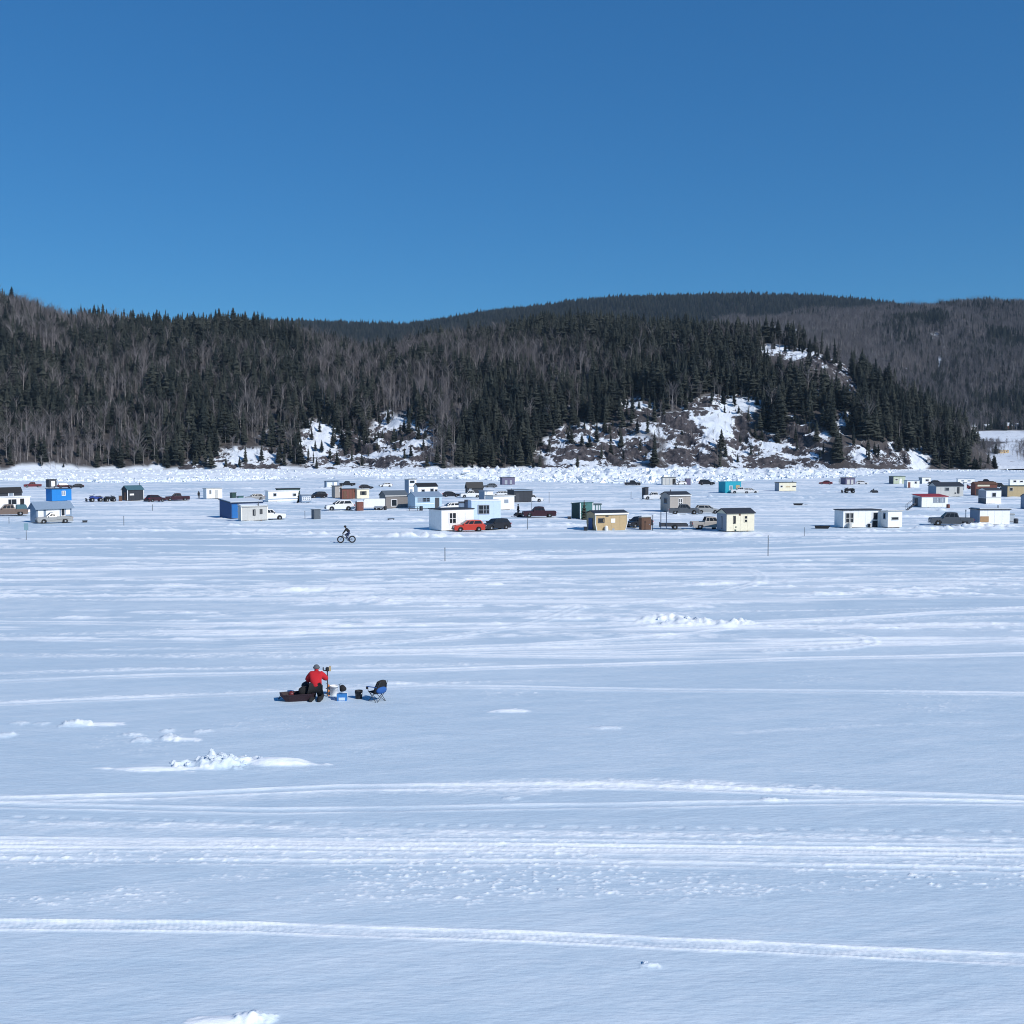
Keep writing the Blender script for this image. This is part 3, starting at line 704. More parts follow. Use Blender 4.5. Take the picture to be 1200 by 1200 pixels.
# the trees that show largest stand as things of their own, the rest is forest
ANCH = [(52, 'hut at the left edge'), (110, 'bright blue box hut'), (172, 'navy teal roofed hut'), (230, 'two dark vehicles'), (272, 'little white hut'), (352, 'long white trailer'), (400, 'white wagon'), (450, 'cargo trailer'), (500, 'two storey white hut'), (545, 'pale blue cabin'), (600, 'black barn hut'), (655, 'charcoal box hut'),
        (710, 'sea green hut'), (752, 'lone black pickup'), (800, 'grey clad hut'), (840, 'black car by the ridge'), (890, 'turquoise hut'), (945, 'small cream hut'), (1010, 'purple grey hut'), (1065, 'pale green hut'), (1115, 'long grey cabin'), (9999, 'brown hut at right')]
def single_trees(sel, pairs, name, cat):
    for i in sel:
        k = random.randrange(len(pairs)); tme, cme = pairs[k]
        onrock = bare[i] > .4
        spot = next(w for lim, w in ANCH if X[i] < lim)
        tall = 'tall' if hgt[i] > (12 if onrock else 15.5) else 'short'
        if name == 'spruce_tree': lb = f'{tall} dark spruce {"on snowy rock ledges" if onrock else "at the wooded shore"} beyond the {spot}'
        else: lb = f'{tall} bare leafless tree {"on snowy rock ledges" if onrock else "at the wooded shore"} beyond the {spot}'
        gr = lb
        e = thing(name, lb, cat, tuple(pts[i]), random.uniform(0, 6.28), gr); e.scale = tuple(scl[i])
        link('trunk', tme, e); link('crown', cme, e)
vis = (X > -5) & (X < 1190)
size = hgt / y
idx_s = np.where(vis & ~isd)[0]; idx_d = np.where(vis & isd)[0]
pr_s = (y - 700) / 250 - .5 * bare[:] - hgt / 60
sel_s = idx_s[np.argsort(pr_s[idx_s])[:300]]; sel_d = idx_d[np.argsort(pr_s[idx_d])[:300]]
rest = np.ones(len(x), bool); rest[sel_s] = False; rest[sel_d] = False
single_trees(sel_s, SPR, 'spruce_tree', 'tree'); single_trees(sel_d, DEC, 'leafless_tree', 'tree')
m = rest & ~isd; forest('conifer_forest', 'dense dark conifer forest covering the near hill', pts[m], scl[m], COL_S, 7)
m = rest & isd; forest('leafless_forest', 'grey leafless trees mixed through the near hill', pts[m], scl[m], COL_D, 6)
# right hill
x, y = scatter(150, 1750, 1300, 2600, 6.5)
z, bare, t, Yp = righthill(x, y); X, _ = proj(x, y, z)
ok = (X > 800) & (X < 1270) & (t > -.12) & (t < 1.05) & (bare < .3) & ((t > .0) | (X > 1120))
ok &= headland(np.clip(X - 600, -9e9, 9e9) / F * 900, np.full_like(x, 900.))[0] < 1e9
x, y, z, X, Yp, t = (a[ok] for a in (x, y, z, X, Yp, t))
pd = .90 - 2.0 * np.clip(fbm(x / 120, y / 150, 161, 4) - .02, 0, 1) + blobs(X, Yp, [(960, 400, 120, 25, .3), (1180, 395, 20, 40, -.5)]) - blobs(X, Yp, [(1140, 360, 70, 6, .5), (1150, 410, 40, 20, .35), (1110, 470, 40, 14, .3)])
isd = rng.random(len(x)) < np.clip(pd, .06, .97)
hg = np.clip(rng.normal(15, 3.2, len(x)) + 2 * fbm(x / 60, y / 60, 165, 2), 7, 22); wd = hg * rng.uniform(1.0, 1.6, len(x))
pts2 = np.stack([x, y, z], 1); sc2 = np.stack([wd, wd, hg], 1)
forest('hill_conifers', 'dark conifers mixed through the leafless woods on the right hill', pts2[~isd], sc2[~isd], COL_S, 7)
forest('hill_leafless_woods', 'brown grey leafless woods on the hill at the right', pts2[isd], sc2[isd] * 1.1, COL_D, 6)
# far ridge
x, y = scatter(-1200, 1500, 2650, 3620, 9.0)
z, bare, t, Yp = farridge(x, y); X, _ = proj(x, y, z)
ok = (X > 240) & (X < 1130) & (Yp < 415) & (t < 1.06)
x, y, z = x[ok], y[ok], z[ok]
hg = np.clip(rng.normal(14.5, 5, len(x)), 6, 27); wd = hg * rng.uniform(1.1, 1.7, len(x))
forest('ridge_forest', 'dark conifer forest on the far ridge', np.stack([x, y, z], 1), np.stack([wd, wd, hg], 1), COL_S, 7)

# ------------------------------------------------------------------ fishing huts
def hut(label, cat, x0, xm, x1, yt, yb, wall, roof='flat', roofm='slateroof', rise=0, th=28, side='L', trim=None, items=(), sideitems=(), pipe=None, snow=False, D=None,
        group=None, name='fishing_hut', runner=True, over=.14, fascia=None, canted=False):
    """x0..x1 photo extent of the walls, xm the corner between gable side and front; yt eave, yb foot. Origin at that corner, front along local x."""
    loc, s = P(xm, yb)
    frac = (x1 - xm) if side == 'L' else (xm - x0)
    sid = (xm - x0) if side == 'L' else (x1 - xm)
    t = R(th) if sid > .5 else R(4)
    W = frac / s / math.cos(t)
    Dp = D or (sid / s / math.sin(t) if sid > .5 else 2.6)
    Dp = min(max(Dp, 1.0), 6.5)
    H = (yb - yt) / s
    al = alpha(xm)
    rz = (t - al) if side == 'L' else (-t - al)
    e = thing(name, label, cat, loc, rz, group)
    sg = 1 if side == 'L' else -1
    X0, X1 = (0, W) if side == 'L' else (-W, 0)
    rs = rise / s
    b = .12 if runner else -.1
    wl_ = MB()
    if canted: wl_.prism([(X0 + .22, b), (X0 + .02, H * .42), (X0 + .06, H), (X1 - .06, H), (X1 - .02, H * .42), (X1 - .28, b)], 0, Dp, 'y').prism([(0.01, H + .002), (Dp / 2, H + rs), (Dp - .01, H + .002)], X0 + .06, X1 - .06, 'x')
    elif roof == 'gable': wl_.prism([(0, b), (0, H), (Dp / 2, H + rs), (Dp, H), (Dp, b)], X0, X1, 'x')
    elif roof == 'gablef': wl_.prism([(X0, b), (X0, H), ((X0 + X1) / 2, H + rs), (X1, H), (X1, b)], 0, Dp, 'y')
    elif roof == 'shed': wl_.prism([(0, b), (0, H), (Dp, H + rs), (Dp, b)], X0, X1, 'x')
    elif roof == 'barrel': wl_.prism([(0, b), (0, H)] + [(Dp / 2 - math.cos(a) * Dp / 2, H + math.sin(a) * rs) for a in (.4, .9, 1.4, 1.75, 2.2, 2.7)] + [(Dp, H), (Dp, b)], X0, X1, 'x')
    else: wl_.box(X0, X1, 0, Dp, b, H)
    wl_.build('wall', wall, e)
    ov = over; th_ = .09
    rf = MB(); sw = MB()
    def slab(mb, y0, z0, y1, z1, t0, t1, g=0):
        mb.prism([(y0, z0 + t0), (y1, z1 + t0), (y1, z1 + t1), (y0, z0 + t1)], X0 - ov + g, X1 + ov - g, 'x')
    if roof == 'gable':
        k = rs / (Dp / 2)
        slab(rf, -ov, H - k * ov, Dp / 2, H + rs, .01, .01 + th_); slab(rf, Dp + ov, H - k * ov, Dp / 2, H + rs, .01, .01 + th_)
        if snow: slab(sw, Dp / 2 + .1, H + rs - k * .1, Dp + .03, H - k * .03, .11, .2, .08)
    elif roof == 'gablef':
        k = rs / (W / 2); xc = (X0 + X1) / 2
        for q in (X0 - ov, X1 + ov):
            z = H - k * ov
            rf.prism([(q, z + .01), (xc, H + rs + .01), (xc, H + rs + .1), (q, z + .1)], -ov, Dp + ov, 'y')
    elif roof == 'shed':
        k = rs / Dp
        slab(rf, -ov, H - k * ov, Dp + ov, H + rs + k * ov, .01, .01 + th_)
        if snow: slab(sw, .1, H + k * .1, Dp, H + rs, .11, .22, .1)
    elif roof == 'barrel':
        pr = [(Dp / 2 - math.cos(a) * (Dp / 2 + ov), H + .01 + math.sin(a) * (rs + .03)) for a in (0.0, .4, .9, 1.4, 1.75, 2.2, 2.7, 3.14)]
        rf.prism(pr + [(p[0], p[1] + .07) for p in pr[::-1]], X0 - ov, X1 + ov, 'x')
    else:
        rf.box(X0 - ov, X1 + ov, -ov, Dp + ov, H + .003, H + .12)
        if snow: sw.box(X0, X1, .05, Dp - .05, H + .123, H + .26)
    ro = rf.build('roof', roofm, e)
    if sw.v: sw.build('roof_snow', 'driftsnow', e)
    if fascia:
        MB().box(X0 - ov, X1 + ov, -ov - .03, -ov - .003, H - .1 - (rs / (Dp / 2) * ov if roof == 'gable' else 0), H + .10 - (rs / (Dp / 2) * ov if roof == 'gable' else 0)).build('fascia_board', fascia, e)
    if W > 2.2 and wall not in ('paleglass', 'taupe'):
        nb = int(W / 1.22)
        for q in range(1, nb + 1):
            cx = X0 + q * W / (nb + 1)
            MB().box(cx - .022, cx + .022, -.016, -.001, b + .02, H - .12).build('seam_batten', wall, e)
    if trim:
        for cx, cy in ((X0, 0), (X1, 0)) + (((X0 if sg > 0 else X1, Dp),)):
            MB().box(cx - .06, cx + .06, cy - .06, cy + .06, b, H - .004).build('corner_trim', trim, e)
    if runner:
        for cx in (X0 + .25 * W, X1 - .25 * W):
            MB().box(cx - .06, cx + .06, -.12, Dp + .12, -.12, b - .002).build('runner', 'brown', e)
    def opening(kind, a0, a1, z0, z1, onside, m=None, fr=None):
        # a along the wall, z up; box helper maps to the front or the gable side
        def bx(mb, a0, a1, d0, d1, z0, z1):
            if not onside: mb.box(a0, a1, -d1, -d0, z0, z1)
            else:
                q = X0 if sg > 0 else X1
                mb.box(q - d1 * sg if sg > 0 else q + d0, q - d0 * sg if sg > 0 else q + d1, a0, a1, z0, z1)
            return mb
        fw = min(.09, (a1 - a0) * .22)
        if kind in ('win', 'win2', 'win4'):
            f = MB(); zz = min(.09, (z1 - z0) * .2)
            bx(f, a0 - fw, a0, 0, .05, z0 - zz, z1 + zz); bx(f, a1, a1 + fw, 0, .05, z0 - zz, z1 + zz)
            bx(f, a0, a1, 0, .05, z1, z1 + zz); bx(f, a0, a1, 0, .06, z0 - zz, z0)
            if kind != 'win': bx(f, (a0 + a1) / 2 - .04, (a0 + a1) / 2 + .04, .012, .04, z0, z1)
            if kind == 'win4': bx(f, a0, a1, .014, .037, z0 + (z1 - z0) * .45 - .035, z0 + (z1 - z0) * .45 + .035)
            w = f.build('window', fr or trim or 'white', e)
            bx(MB(), a0, a1, 0.002, .010, z0, z1).build('pane', m or 'glass', w)
        elif kind == 'door':
            d_ = bx(MB(), a0, a1, .002, .05, max(z0, b), z1).build('door', m or 'grey', e)
            bx(MB(), a1 - .14, a1 - .08, .052, .10, (z0 + z1) / 2 - .06, (z0 + z1) / 2 + .02).build('handle', 'steel', d_)
        elif kind == 'panel':  # real panels, and whole side sheets that paint a shaded end wall
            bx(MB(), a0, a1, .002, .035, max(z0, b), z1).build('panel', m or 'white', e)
        elif kind == 'tank':
            t_ = MB(); c = (a0 + a1) / 2; r = (a1 - a0) / 2
            t_.lathe([(r * .7, 0), (r, .06), (r, (z1 - z0) * .8), (r * .5, z1 - z0)], 10, (c, -.1 - r, max(z0, 0)))
            t_.build('gas_tank', m or 'white', e)
    for it in items:
        k, px0, px1, py0, py1 = it[:5]
        c = math.cos(t) * s
        a0, a1 = (px0 - xm) / c, (px1 - xm) / c
        opening(k, a0, a1, (yb - py1) / s, (yb - py0) / s, False, it[5] if len(it) > 5 else None, it[6] if len(it) > 6 else None)
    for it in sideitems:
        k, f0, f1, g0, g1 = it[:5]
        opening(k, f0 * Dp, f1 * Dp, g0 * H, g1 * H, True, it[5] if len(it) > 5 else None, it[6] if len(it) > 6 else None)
    if pipe:
        u, hgt = pipe[0], pipe[1]; px_ = X0 + u * W; py_ = Dp * (pipe[2] if len(pipe) > 2 else .5)
        zr = H + (rs * (1 - abs(py_ - Dp / 2) / (Dp / 2)) if roof == 'gable' else rs * py_ / Dp if roof == 'shed' else 0)
        st = MB().tube((px_, py_, zr - .05), (px_, py_, zr + hgt), .07, .07, 8).build('stovepipe', 'darkgrey', ro)
        MB().lathe([(.11, 0), (.13, .03), (.02, .14)], 8, (px_, py_, zr + hgt + .002)).build('pipe_cap', 'steel', e)
    e['_W'] = W; del e['_W']
    return e, W, Dp, H, s

def outhouse(label, x0, x1, yt, yb, wall, roofm='slateroof', th=20, ss=.3, door=True, group=None, snow=False):
    w = x1 - x0
    its = [('door', x0 + w * (ss + .14), x1 - w * .14, yt + (yb - yt) * .14, yb - (yb - yt) * .05, None)] if False else []
    r = hut(label, 'outhouse', x0, x0 + w * ss, x1, yt, yb, wall, 'shed', roofm, rise=-(yb - yt) * .06, th=th, name='outhouse', group=group, over=.08, snow=snow, runner=False)
    e, W, Dp, H, s = r
    if door:
        d_ = MB().box(W * .14, W * .86, -.045, -.002, .1, H * .88).build('door', wall, e)
        MB().box(W * .74, W * .80, -.09, -.047, H * .42, H * .48).build('handle', 'steel', d_)
    return r

# A left edge
hut('dark hut with black pitched roof behind white hut at left edge', 'hut', -16, -14, 22.5, 577, 590, 'charcoal', 'gable', 'black', rise=5, items=[('win', 8, 13, 578.5, 583, 'glasspale')])
hut('white hut with black door behind the brown pickup at left edge', 'hut', -18, -16, 31.5, 583.5, 603, 'white', 'flat', 'white', items=[('win', 7.5, 16.5, 586, 592, 'glass'), ('door', 20.5, 25, 585.5, 598, 'black')], D=2.5)
hut('slate grey pavilion like hut with white panels behind the silver pickup', 'hut', 36.3, 43, 81.5, 594.6, 612.5, 'bluegrey', 'gable', 'bluegrey', rise=6, over=.3, th=30,
    items=[('panel', 44.5, 50.5, 596, 606), ('panel', 53, 68, 596, 606), ('win', 70, 73.5, 596.5, 605), ('panel', 75, 79.5, 596, 604)])
hut('bright blue box hut with white framed window', 'hut', 58.8, 61, 82.3, 573.2, 587.8, 'blue', 'flat', 'navy', trim=None, items=[('win2', 72, 75.5, 576, 580.8, 'glasspale')], pipe=(.28, .5), D=2.4)
hut('tall dark framed hut with white panel above the blue box hut', 'hut', 56.8, 58, 65.8, 562, 571.5, 'darkgrey', 'flat', 'black', items=[('panel', 60, 64, 563.5, 570)], D=2)
hut('navy hut with teal roof, white corners and small white sign', 'hut', 143.2, 149.5, 167.4, 573.8, 587, 'charcoal', 'gable', 'tealroof', rise=4.3, trim='white', th=32, items=[('panel', 152, 156.6, 578.6, 580.6)], sideitems=[('door', .25, .6, 0, .75, 'brown')], pipe=(.93, .55))
hut('small white hut with a slit window and a pale door', 'hut', 238.3, 242, 260, 572.5, 584.6, 'white', 'flat', 'lightgrey', items=[('win', 245.6, 247.2, 574.5, 578.5, 'glass', 'grey'), ('door', 251.5, 255, 574, 584, 'lightgrey')])
outhouse('small dark green outhouse right of the little white hut', 269.6, 276.8, 577, 586.3, 'darkgreen', group=None)
hut('blue flat roofed hut behind the grey two window hut', 'hut', 263.6, 271, 308, 589.5, 608.2, 'deepblue', 'shed', 'navy', rise=3, th=25, snow=True, items=[('door', 272, 279, 591, 607.5, 'midblue')], D=4)  # brighter blue door stands for the sunlit front, walls carry the shaded blue
outhouse('dark green outhouse rising behind the blue flat roofed hut', 277.5, 285.5, 582, 597, 'seagreen')
hut('grey hut with white corner boards and two dark windows', 'hut', 280, 283, 313, 594.5, 611.5, 'lightgrey', 'shed', 'lightgrey', rise=1.5, trim='white', th=24, snow=True, items=[('win', 296.4, 298.6, 598.5, 604.5, 'glass', 'darkgrey'), ('win', 304.5, 306.7, 598.5, 602.8, 'glass', 'darkgrey')], pipe=(.66, .6, .1))
hut('long white travel trailer with two small windows', 'trailer', 311, 314.5, 350, 575.2, 588, 'white', 'flat', 'offwhite', name='travel_trailer', th=25, items=[('win', 320.5, 323.5, 578, 580.8, 'glass', 'grey'), ('win', 343, 346.5, 578.8, 581.3, 'glass', 'grey'), ('panel', 314.6, 349.5, 584, 585, 'bluegrey')])
hut('dark flat roofed hut just behind the long white trailer', 'hut', 324, 326, 351.5, 573, 586, 'darkgreen', 'flat', 'charcoal')
hut('low pale grey hut with glazed front beside the white trailer', 'hut', 352, 353.5, 364.7, 580.2, 589.7, 'bluegrey', 'flat', 'grey', items=[('win4', 354.7, 358.5, 582.5, 586, 'glasspale'), ('win4', 359.7, 363.3, 582.5, 586, 'glasspale')])
outhouse('dark green metal outhouse standing alone by a thin pole', 365, 375.6, 598, 609.4, 'slateroof', th=18, ss=.28)
hut('open fronted white shelter with black roof beyond the wooden huts', 'hut', 380.5, 382, 396.5, 563.8, 571.5, 'bluegrey', 'flat', 'black', items=[('panel', 383.3, 389.5, 565, 571, 'offwhite'), ('panel', 391, 395, 565, 571, 'white')])
hut('beige plywood hut end beside the brown board hut', 'hut', 388.8, 392.6, 401, 569.5, 583.5, 'beigegrey', 'flat', 'darkgrey', items=[('win', 398.3, 400.3, 571, 576, 'glass')])
hut('brown board hut with flat dark roof', 'hut', 400, 401, 417, 572.8, 584.8, 'redbrown', 'flat', 'darkgrey', items=[('door', 402.5, 406, 575, 584.5, 'brown'), ('panel', 409, 409.6, 573.5, 584, 'brown'), ('panel', 413, 413.6, 573.5, 584, 'brown')])
hut('cream hut with wide dark window behind the cargo trailer', 'hut', 417.5, 418.5, 432.6, 573.2, 584.5, 'cream', 'flat', 'lightgrey', items=[('win', 422.5, 429, 576, 579.5, 'glass', 'darkgrey')])
outhouse('reddish brown outhouse between white wagon and cargo trailer', 417, 426, 588, 598.6, 'redbrown', 'offwhite', ss=.2, snow=True)
hut('taupe hut with blue grey gable roof and one white framed window', 'hut', 450.5, 452, 478, 580.5, 596, 'taupe', 'gable', 'slateroof', rise=5, th=22, items=[('win', 459, 464.8, 585.5, 592.8, 'glass', 'white')], fascia='lightgrey', D=3)
hut('tall two storey white hut with side wall painted blue grey for shade', 'hut', 474.2, 479.3, 488, 561.5, 579, 'white', 'flat', 'darkgrey', th=32, items=[('win', 480.5, 485.5, 563.2, 565.6, 'glass', 'bluegrey'), ('panel', 479.4, 488, 569, 569.8, 'grey'), ('win', 480.5, 483, 573.5, 576.5, 'glasspale', 'grey')], sideitems=[('panel', .05, .95, .05, .95, 'bluegrey')])  # blue grey side sheet paints in the shade of this white wall
hut('white hut with three small windows under a low black roof', 'hut', 485, 489.5, 513, 570, 581.5, 'white', 'gable', 'black', rise=3.5, items=[('win', 494, 497.5, 573.8, 577.5, 'glass', 'grey'), ('win', 504.5, 508, 573, 577.5, 'glass', 'grey'), ('win', 510, 512.5, 574, 578, 'glass', 'grey')])
hut('pale blue glazed hut with metal roof and dark doorway', 'hut', 481.2, 486.5, 518, 582, 597, 'paleglass', 'gable', 'bluegrey', rise=4.5, th=26, items=[('win4', 490, 495, 584, 588.3, 'glasspale', 'bluegrey'), ('win4', 495.8, 503.5, 584, 588.3, 'glass', 'bluegrey'), ('door', 510, 515, 584, 596.5, 'darkgrey'), ('panel', 487, 509, 590.5, 591.2, 'white')], D=3)
hut('black barn shaped hut with gambrel roof', 'hut', 546, 547.5, 566.5, 571, 578.5, 'charcoal', 'gable', 'black', rise=5.5, items=[('win', 550, 552.5, 573, 575.5, 'glasspale', 'grey')])
hut('white box hut with shade painted side behind the white and red truck', 'hut', 561.3, 568, 578, 575.5, 587, 'white', 'flat', 'bluegrey', sideitems=[('panel', .02, .98, .03, .97, 'bluegrey')], th=32)  # side sheet in blue grey puts shade on the white wall
hut('white flat roofed cabin with a four pane window and shaded blue side', 'hut', 502.5, 517.4, 555.8, 597.3, 622.5, 'white', 'flat', 'charcoal', th=30, items=[('win4', 526.6, 534.2, 601.3, 613, 'glass', 'white')], over=.1)
hut('pale blue flat roofed cabin with a wide window behind the red car', 'hut', 551, 552.5, 587, 586.8, 611, 'lightblue', 'flat', 'white', items=[('win4', 560.5, 573, 592, 601.6, 'glass', 'grey')], th=10, over=.05, D=3)
hut('low white hut with a lit window right of the pale blue cabin', 'hut', 577, 578, 603, 581.8, 598.5, 'white', 'flat', 'lightgrey', items=[('win', 591.5, 595.3, 586.5, 589.6, 'glasspale', 'grey')], D=3)
hut('charcoal box hut with thin blue roof edge', 'hut', 600.5, 602.5, 624.3, 574.5, 588.8, 'charcoal', 'flat', 'slateroof', D=3, items=[('door', 604.5, 608.5, 578, 588.4, 'darkgrey')], fascia='bluegrey')
hut('purple grey hut standing alone by the ice ridge', 'hut', 586, 588.5, 603.5, 559.5, 568.3, 'purple', 'flat', 'darkgrey', items=[('panel', 591.5, 594.5, 562.5, 567.5, 'grey'), ('panel', 597.5, 600, 562.5, 567.5, 'grey')])
hut('sea green hut with porch posts and a white corner board', 'hut', 670, 680, 694.5, 589, 608.4, 'seagreen', 'shed', 'seagreen', rise=-1.5, th=34, sideitems=[('panel', .03, .97, .03, .97, 'darkgreen'), ('tank', .45, .7, .03, .38, 'lightgrey')], trim='white', items=[('door', 684, 690, 592, 608, 'seagreen')])  # dark green side sheet puts the shaded side into colour
e = hut('open white porch with posts at the right of the sea green hut', 'porch', 694.6, 695, 704.5, 591, 600, 'offwhite', 'flat', 'darkgreen', name='porch', items=[('panel', 697.5, 698.3, 591.5, 600, 'seagreen'), ('panel', 700.8, 701.5, 591.5, 600, 'seagreen'), ('panel', 703.6, 704.4, 591.5, 600, 'seagreen')], D=1.5)
cmp_, W, Dp, H, s_ = hut('tan camper trailer with black roof and white edge trim', 'trailer', 687, 697.5, 735.5, 602, 622, 'tan', 'gable', 'charcoal', rise=2.8, th=26, name='camper_trailer', fascia='white', runner=False, canted=True,
    items=[('win', 701.5, 707.5, 608, 612, 'glass', 'darkgrey'), ('panel', 716, 720.8, 608, 612.8, 'white'), ('panel', 709.5, 713, 604.5, 605.6, 'darkgrey')], sideitems=[('door', .3, .72, .05, .72, 'deepblue'), ('tank', .45, .62, .0, .3, 'white')], D=2.6)
for q in (((.22, .02), (.02, H * .42), (.06, H)), ((W - .28, .02), (W - .02, H * .42), (W - .06, H))):
    MB().path([(p[0], -.02, p[1]) for p in q], .05).build('edge_trim', 'white', cmp_)
for cx in (W * .38, W * .56):
    w = MB().lathe([(.2, -.1), (.3, -.09), (.3, .09), (.2, .1)], 14, (cx, .12, .10), 'y').build('wheel', 'rubber', cmp_)
    MB().lathe([(.18, -.015), (.18, .015)], 12, (cx, .005, .10), 'y').build('rim', 'rim', w)
outhouse('brown outhouse beside the tan camper', 750, 763, 606, 621, 'brown', 'lightgrey', th=20, ss=.15, snow=True)
hut('cream hut with dark roof, slit window and green wreath', 'hut', 840, 851.5, 883.5, 601.5, 623.5, 'cream', 'gable', 'charcoal', rise=4.8, th=30, items=[('win', 859.3, 861.3, 605.5, 612.8, 'glass', 'charcoal'), ('win', 872, 875, 605, 608, 'glass', 'cream'), ('win', 872, 875, 609.2, 612, 'glass', 'cream'), ('panel', 865.5, 867.5, 602.2, 604.3, 'brown'), ('panel', 860.5, 862.5, 620.5, 622.6, 'darkgreen'), ('panel', 861.3, 862.8, 617, 618.3, 'darkgreen')],
    sideitems=[('panel', .02, .98, .02, .97, 'grey'), ('win', .42, .52, .2, .78, 'glass', 'darkgrey')])  # grey side sheet paints shade over the cream end wall
hut('grey clad hut with white framed window behind the dark pickup', 'hut', 778, 785, 809, 580, 600, 'beigegrey', 'gable', 'charcoal', rise=3.5, th=28, fascia='offwhite', items=[('win4', 795.5, 798.8, 584.5, 592.3, 'glass', 'white')], sideitems=[('win', .3, .6, .5, .8, 'glass', 'bluegrey')], pipe=(.25, .3), D=3.4)
outhouse('black outhouse next to the white pickup', 752.3, 759.8, 571.3, 585.3, 'charcoal', 'black', ss=.5, th=35)
hut('pale grey hut with three panels close to the ice ridge', 'hut', 775, 776.5, 792, 559.5, 568.3, 'lightgrey', 'flat', 'charcoal', items=[('door', 788, 791.5, 561, 568, 'black'), ('panel', 780, 780.6, 560, 568, 'grey'), ('panel', 784, 784.6, 560, 568, 'grey')])
outhouse('dark purple shed between white car and black car near the ridge', 802.5, 809.3, 561, 568.3, 'purple', ss=.2)
hut('turquoise box hut with a white framed window', 'hut', 842, 850, 868, 564.8, 578, 'teal', 'flat', 'teal', th=34, items=[('win', 854.5, 858, 569.5, 573.8, 'glasspale', 'white'), ('panel', 862, 866.5, 568.5, 572.5, 'tan')], over=.05)
hut('cream hut with end painted grey for shade near the ice ridge', 'hut', 908, 913, 932.5, 565, 575.3, 'cream', 'flat', 'darkgrey', th=32, items=[('win', 914.5, 917, 568.5, 570.5, 'glass'), ('panel', 920.5, 925.5, 569.5, 570.6, 'mustard'), ('panel', 928, 932, 569, 570.3, 'darkgrey')], pipe=(.9, .3), sideitems=[('panel', .02, .98, .03, .97, 'grey')])  # grey sheet over the cream end is painted shade
hut('purple grey hut with two pale panels on the ice at right', 'hut', 985, 991, 1001.5, 560, 568, 'purple', 'flat', 'charcoal', th=30, items=[('panel', 992.5, 995.5, 562, 567.5, 'lightgrey'), ('panel', 997, 999.5, 562, 567.5, 'lightgrey')], pipe=(.3, .3))
hut('long white flat roofed cabin with big dark window and glass door', 'hut', 978, 988, 1030, 597.8, 618.6, 'white', 'flat', 'charcoal', th=30, items=[('win4', 991, 999, 601, 611.6, 'glass', 'lightgrey'), ('win', 1020.8, 1026.5, 600.5, 609, 'glass', 'white'), ('door', 1020.8, 1026.5, 609.5, 618, 'glass')], sideitems=[('tank', .2, .45, 0, .35, 'lightgrey')], over=.12)
hut('small white hut with a slit window attached beside the long white cabin', 'hut', 1030.8, 1040.3, 1056, 599, 619, 'white', 'shed', 'lightgrey', rise=-1.2, th=34, items=[('win', 1044.5, 1051.5, 606.3, 609, 'glass', 'lightgrey')], sideitems=[('win', .3, .5, .55, .85, 'glass', 'bluegrey')])
rh = hut('white cabin with red roof and outside stairs', 'hut', 1070.5, 1080, 1108.5, 582, 594.8, 'white', 'shed', 'redroof', rise=2, th=30, items=[('win4', 1093, 1099, 583.5, 588.5, 'glasspale', 'grey'), ('win', 1099.7, 1105, 583.5, 588.5, 'glasspale', 'grey')], sideitems=[('panel', .02, .98, .03, .97, 'grey'), ('door', .4, .75, .1, .85, 'darkgrey')], D=3.2)  # white side wall covered in grey to paint its shade
st = thing('wooden_stairs', 'dark wooden steps leading up to the red roofed cabin', 'stairs', P(1064, 598)[0], R(12) - alpha(1064), None)
for k in range(5): MB().box(-.3 + k * .3, k * .3 + .02, -.5, .5, .14 + k * .24, .19 + k * .24).build('step', 'grey', st)
for y_ in (-.5, .5):
    MB().prism([(-.35, 0), (-.15, 0), (1.25, 1.14), (1.25, 1.3), (1.15, 1.3)], y_ - .03 if y_ < 0 else y_ - .02, y_ + .02 if y_ < 0 else y_ + .03, 'y').build('stringer', 'darkgrey', st)
    MB().path([(-.25, y_, .1), (-.25, y_, 1.0), (1.2, y_, 2.1), (1.2, y_, 1.1)], .03).build('railing', 'darkgrey', st)
hut('long grey clad cabin with dark roof and two small windows', 'hut', 1090, 1097, 1126.5, 569.5, 582, 'lightgrey', 'gable', 'charcoal', rise=4, th=30, items=[('win2', 1106.5, 1110.5, 571.5, 574.8, 'glass', 'grey'), ('win', 1120, 1121.8, 571.2, 577.8, 'glass', 'darkgrey'), ('panel', 1117, 1118.5, 577, 578.8, 'darkgrey')], sideitems=[('panel', .02, .98, .03, .97, 'bluegrey')], D=3.5)  # blue grey end sheet is shade put into the wall colour
hut('pale green hut with green roof edge near the ridge at right', 'hut', 1042, 1047, 1060, 558.3, 567.2, 'palegreen', 'flat', 'darkgreen', th=30, items=[('win', 1049, 1051.5, 561, 563, 'glass'), ('door', 1053.5, 1056, 561, 567, 'white')], sideitems=[('panel', .02, .98, .03, .97, 'slateroof')])  # dark sheet paints the shaded end of the pale green walls
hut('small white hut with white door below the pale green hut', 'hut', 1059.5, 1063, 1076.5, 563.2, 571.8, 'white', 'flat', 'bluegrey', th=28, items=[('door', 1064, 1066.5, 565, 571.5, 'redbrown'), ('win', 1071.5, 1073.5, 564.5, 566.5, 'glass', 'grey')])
hut('small white hut with end painted grey for shade behind the little white hut', 'hut', 1076.8, 1080.5, 1090, 559.3, 566.8, 'white', 'flat', 'lightgrey', th=32, items=[('win', 1084.5, 1087.5, 561.5, 563.3, 'glass', 'grey')], sideitems=[('panel', .02, .98, .03, .97, 'grey')])  # the end's shade is a grey sheet on the white wall
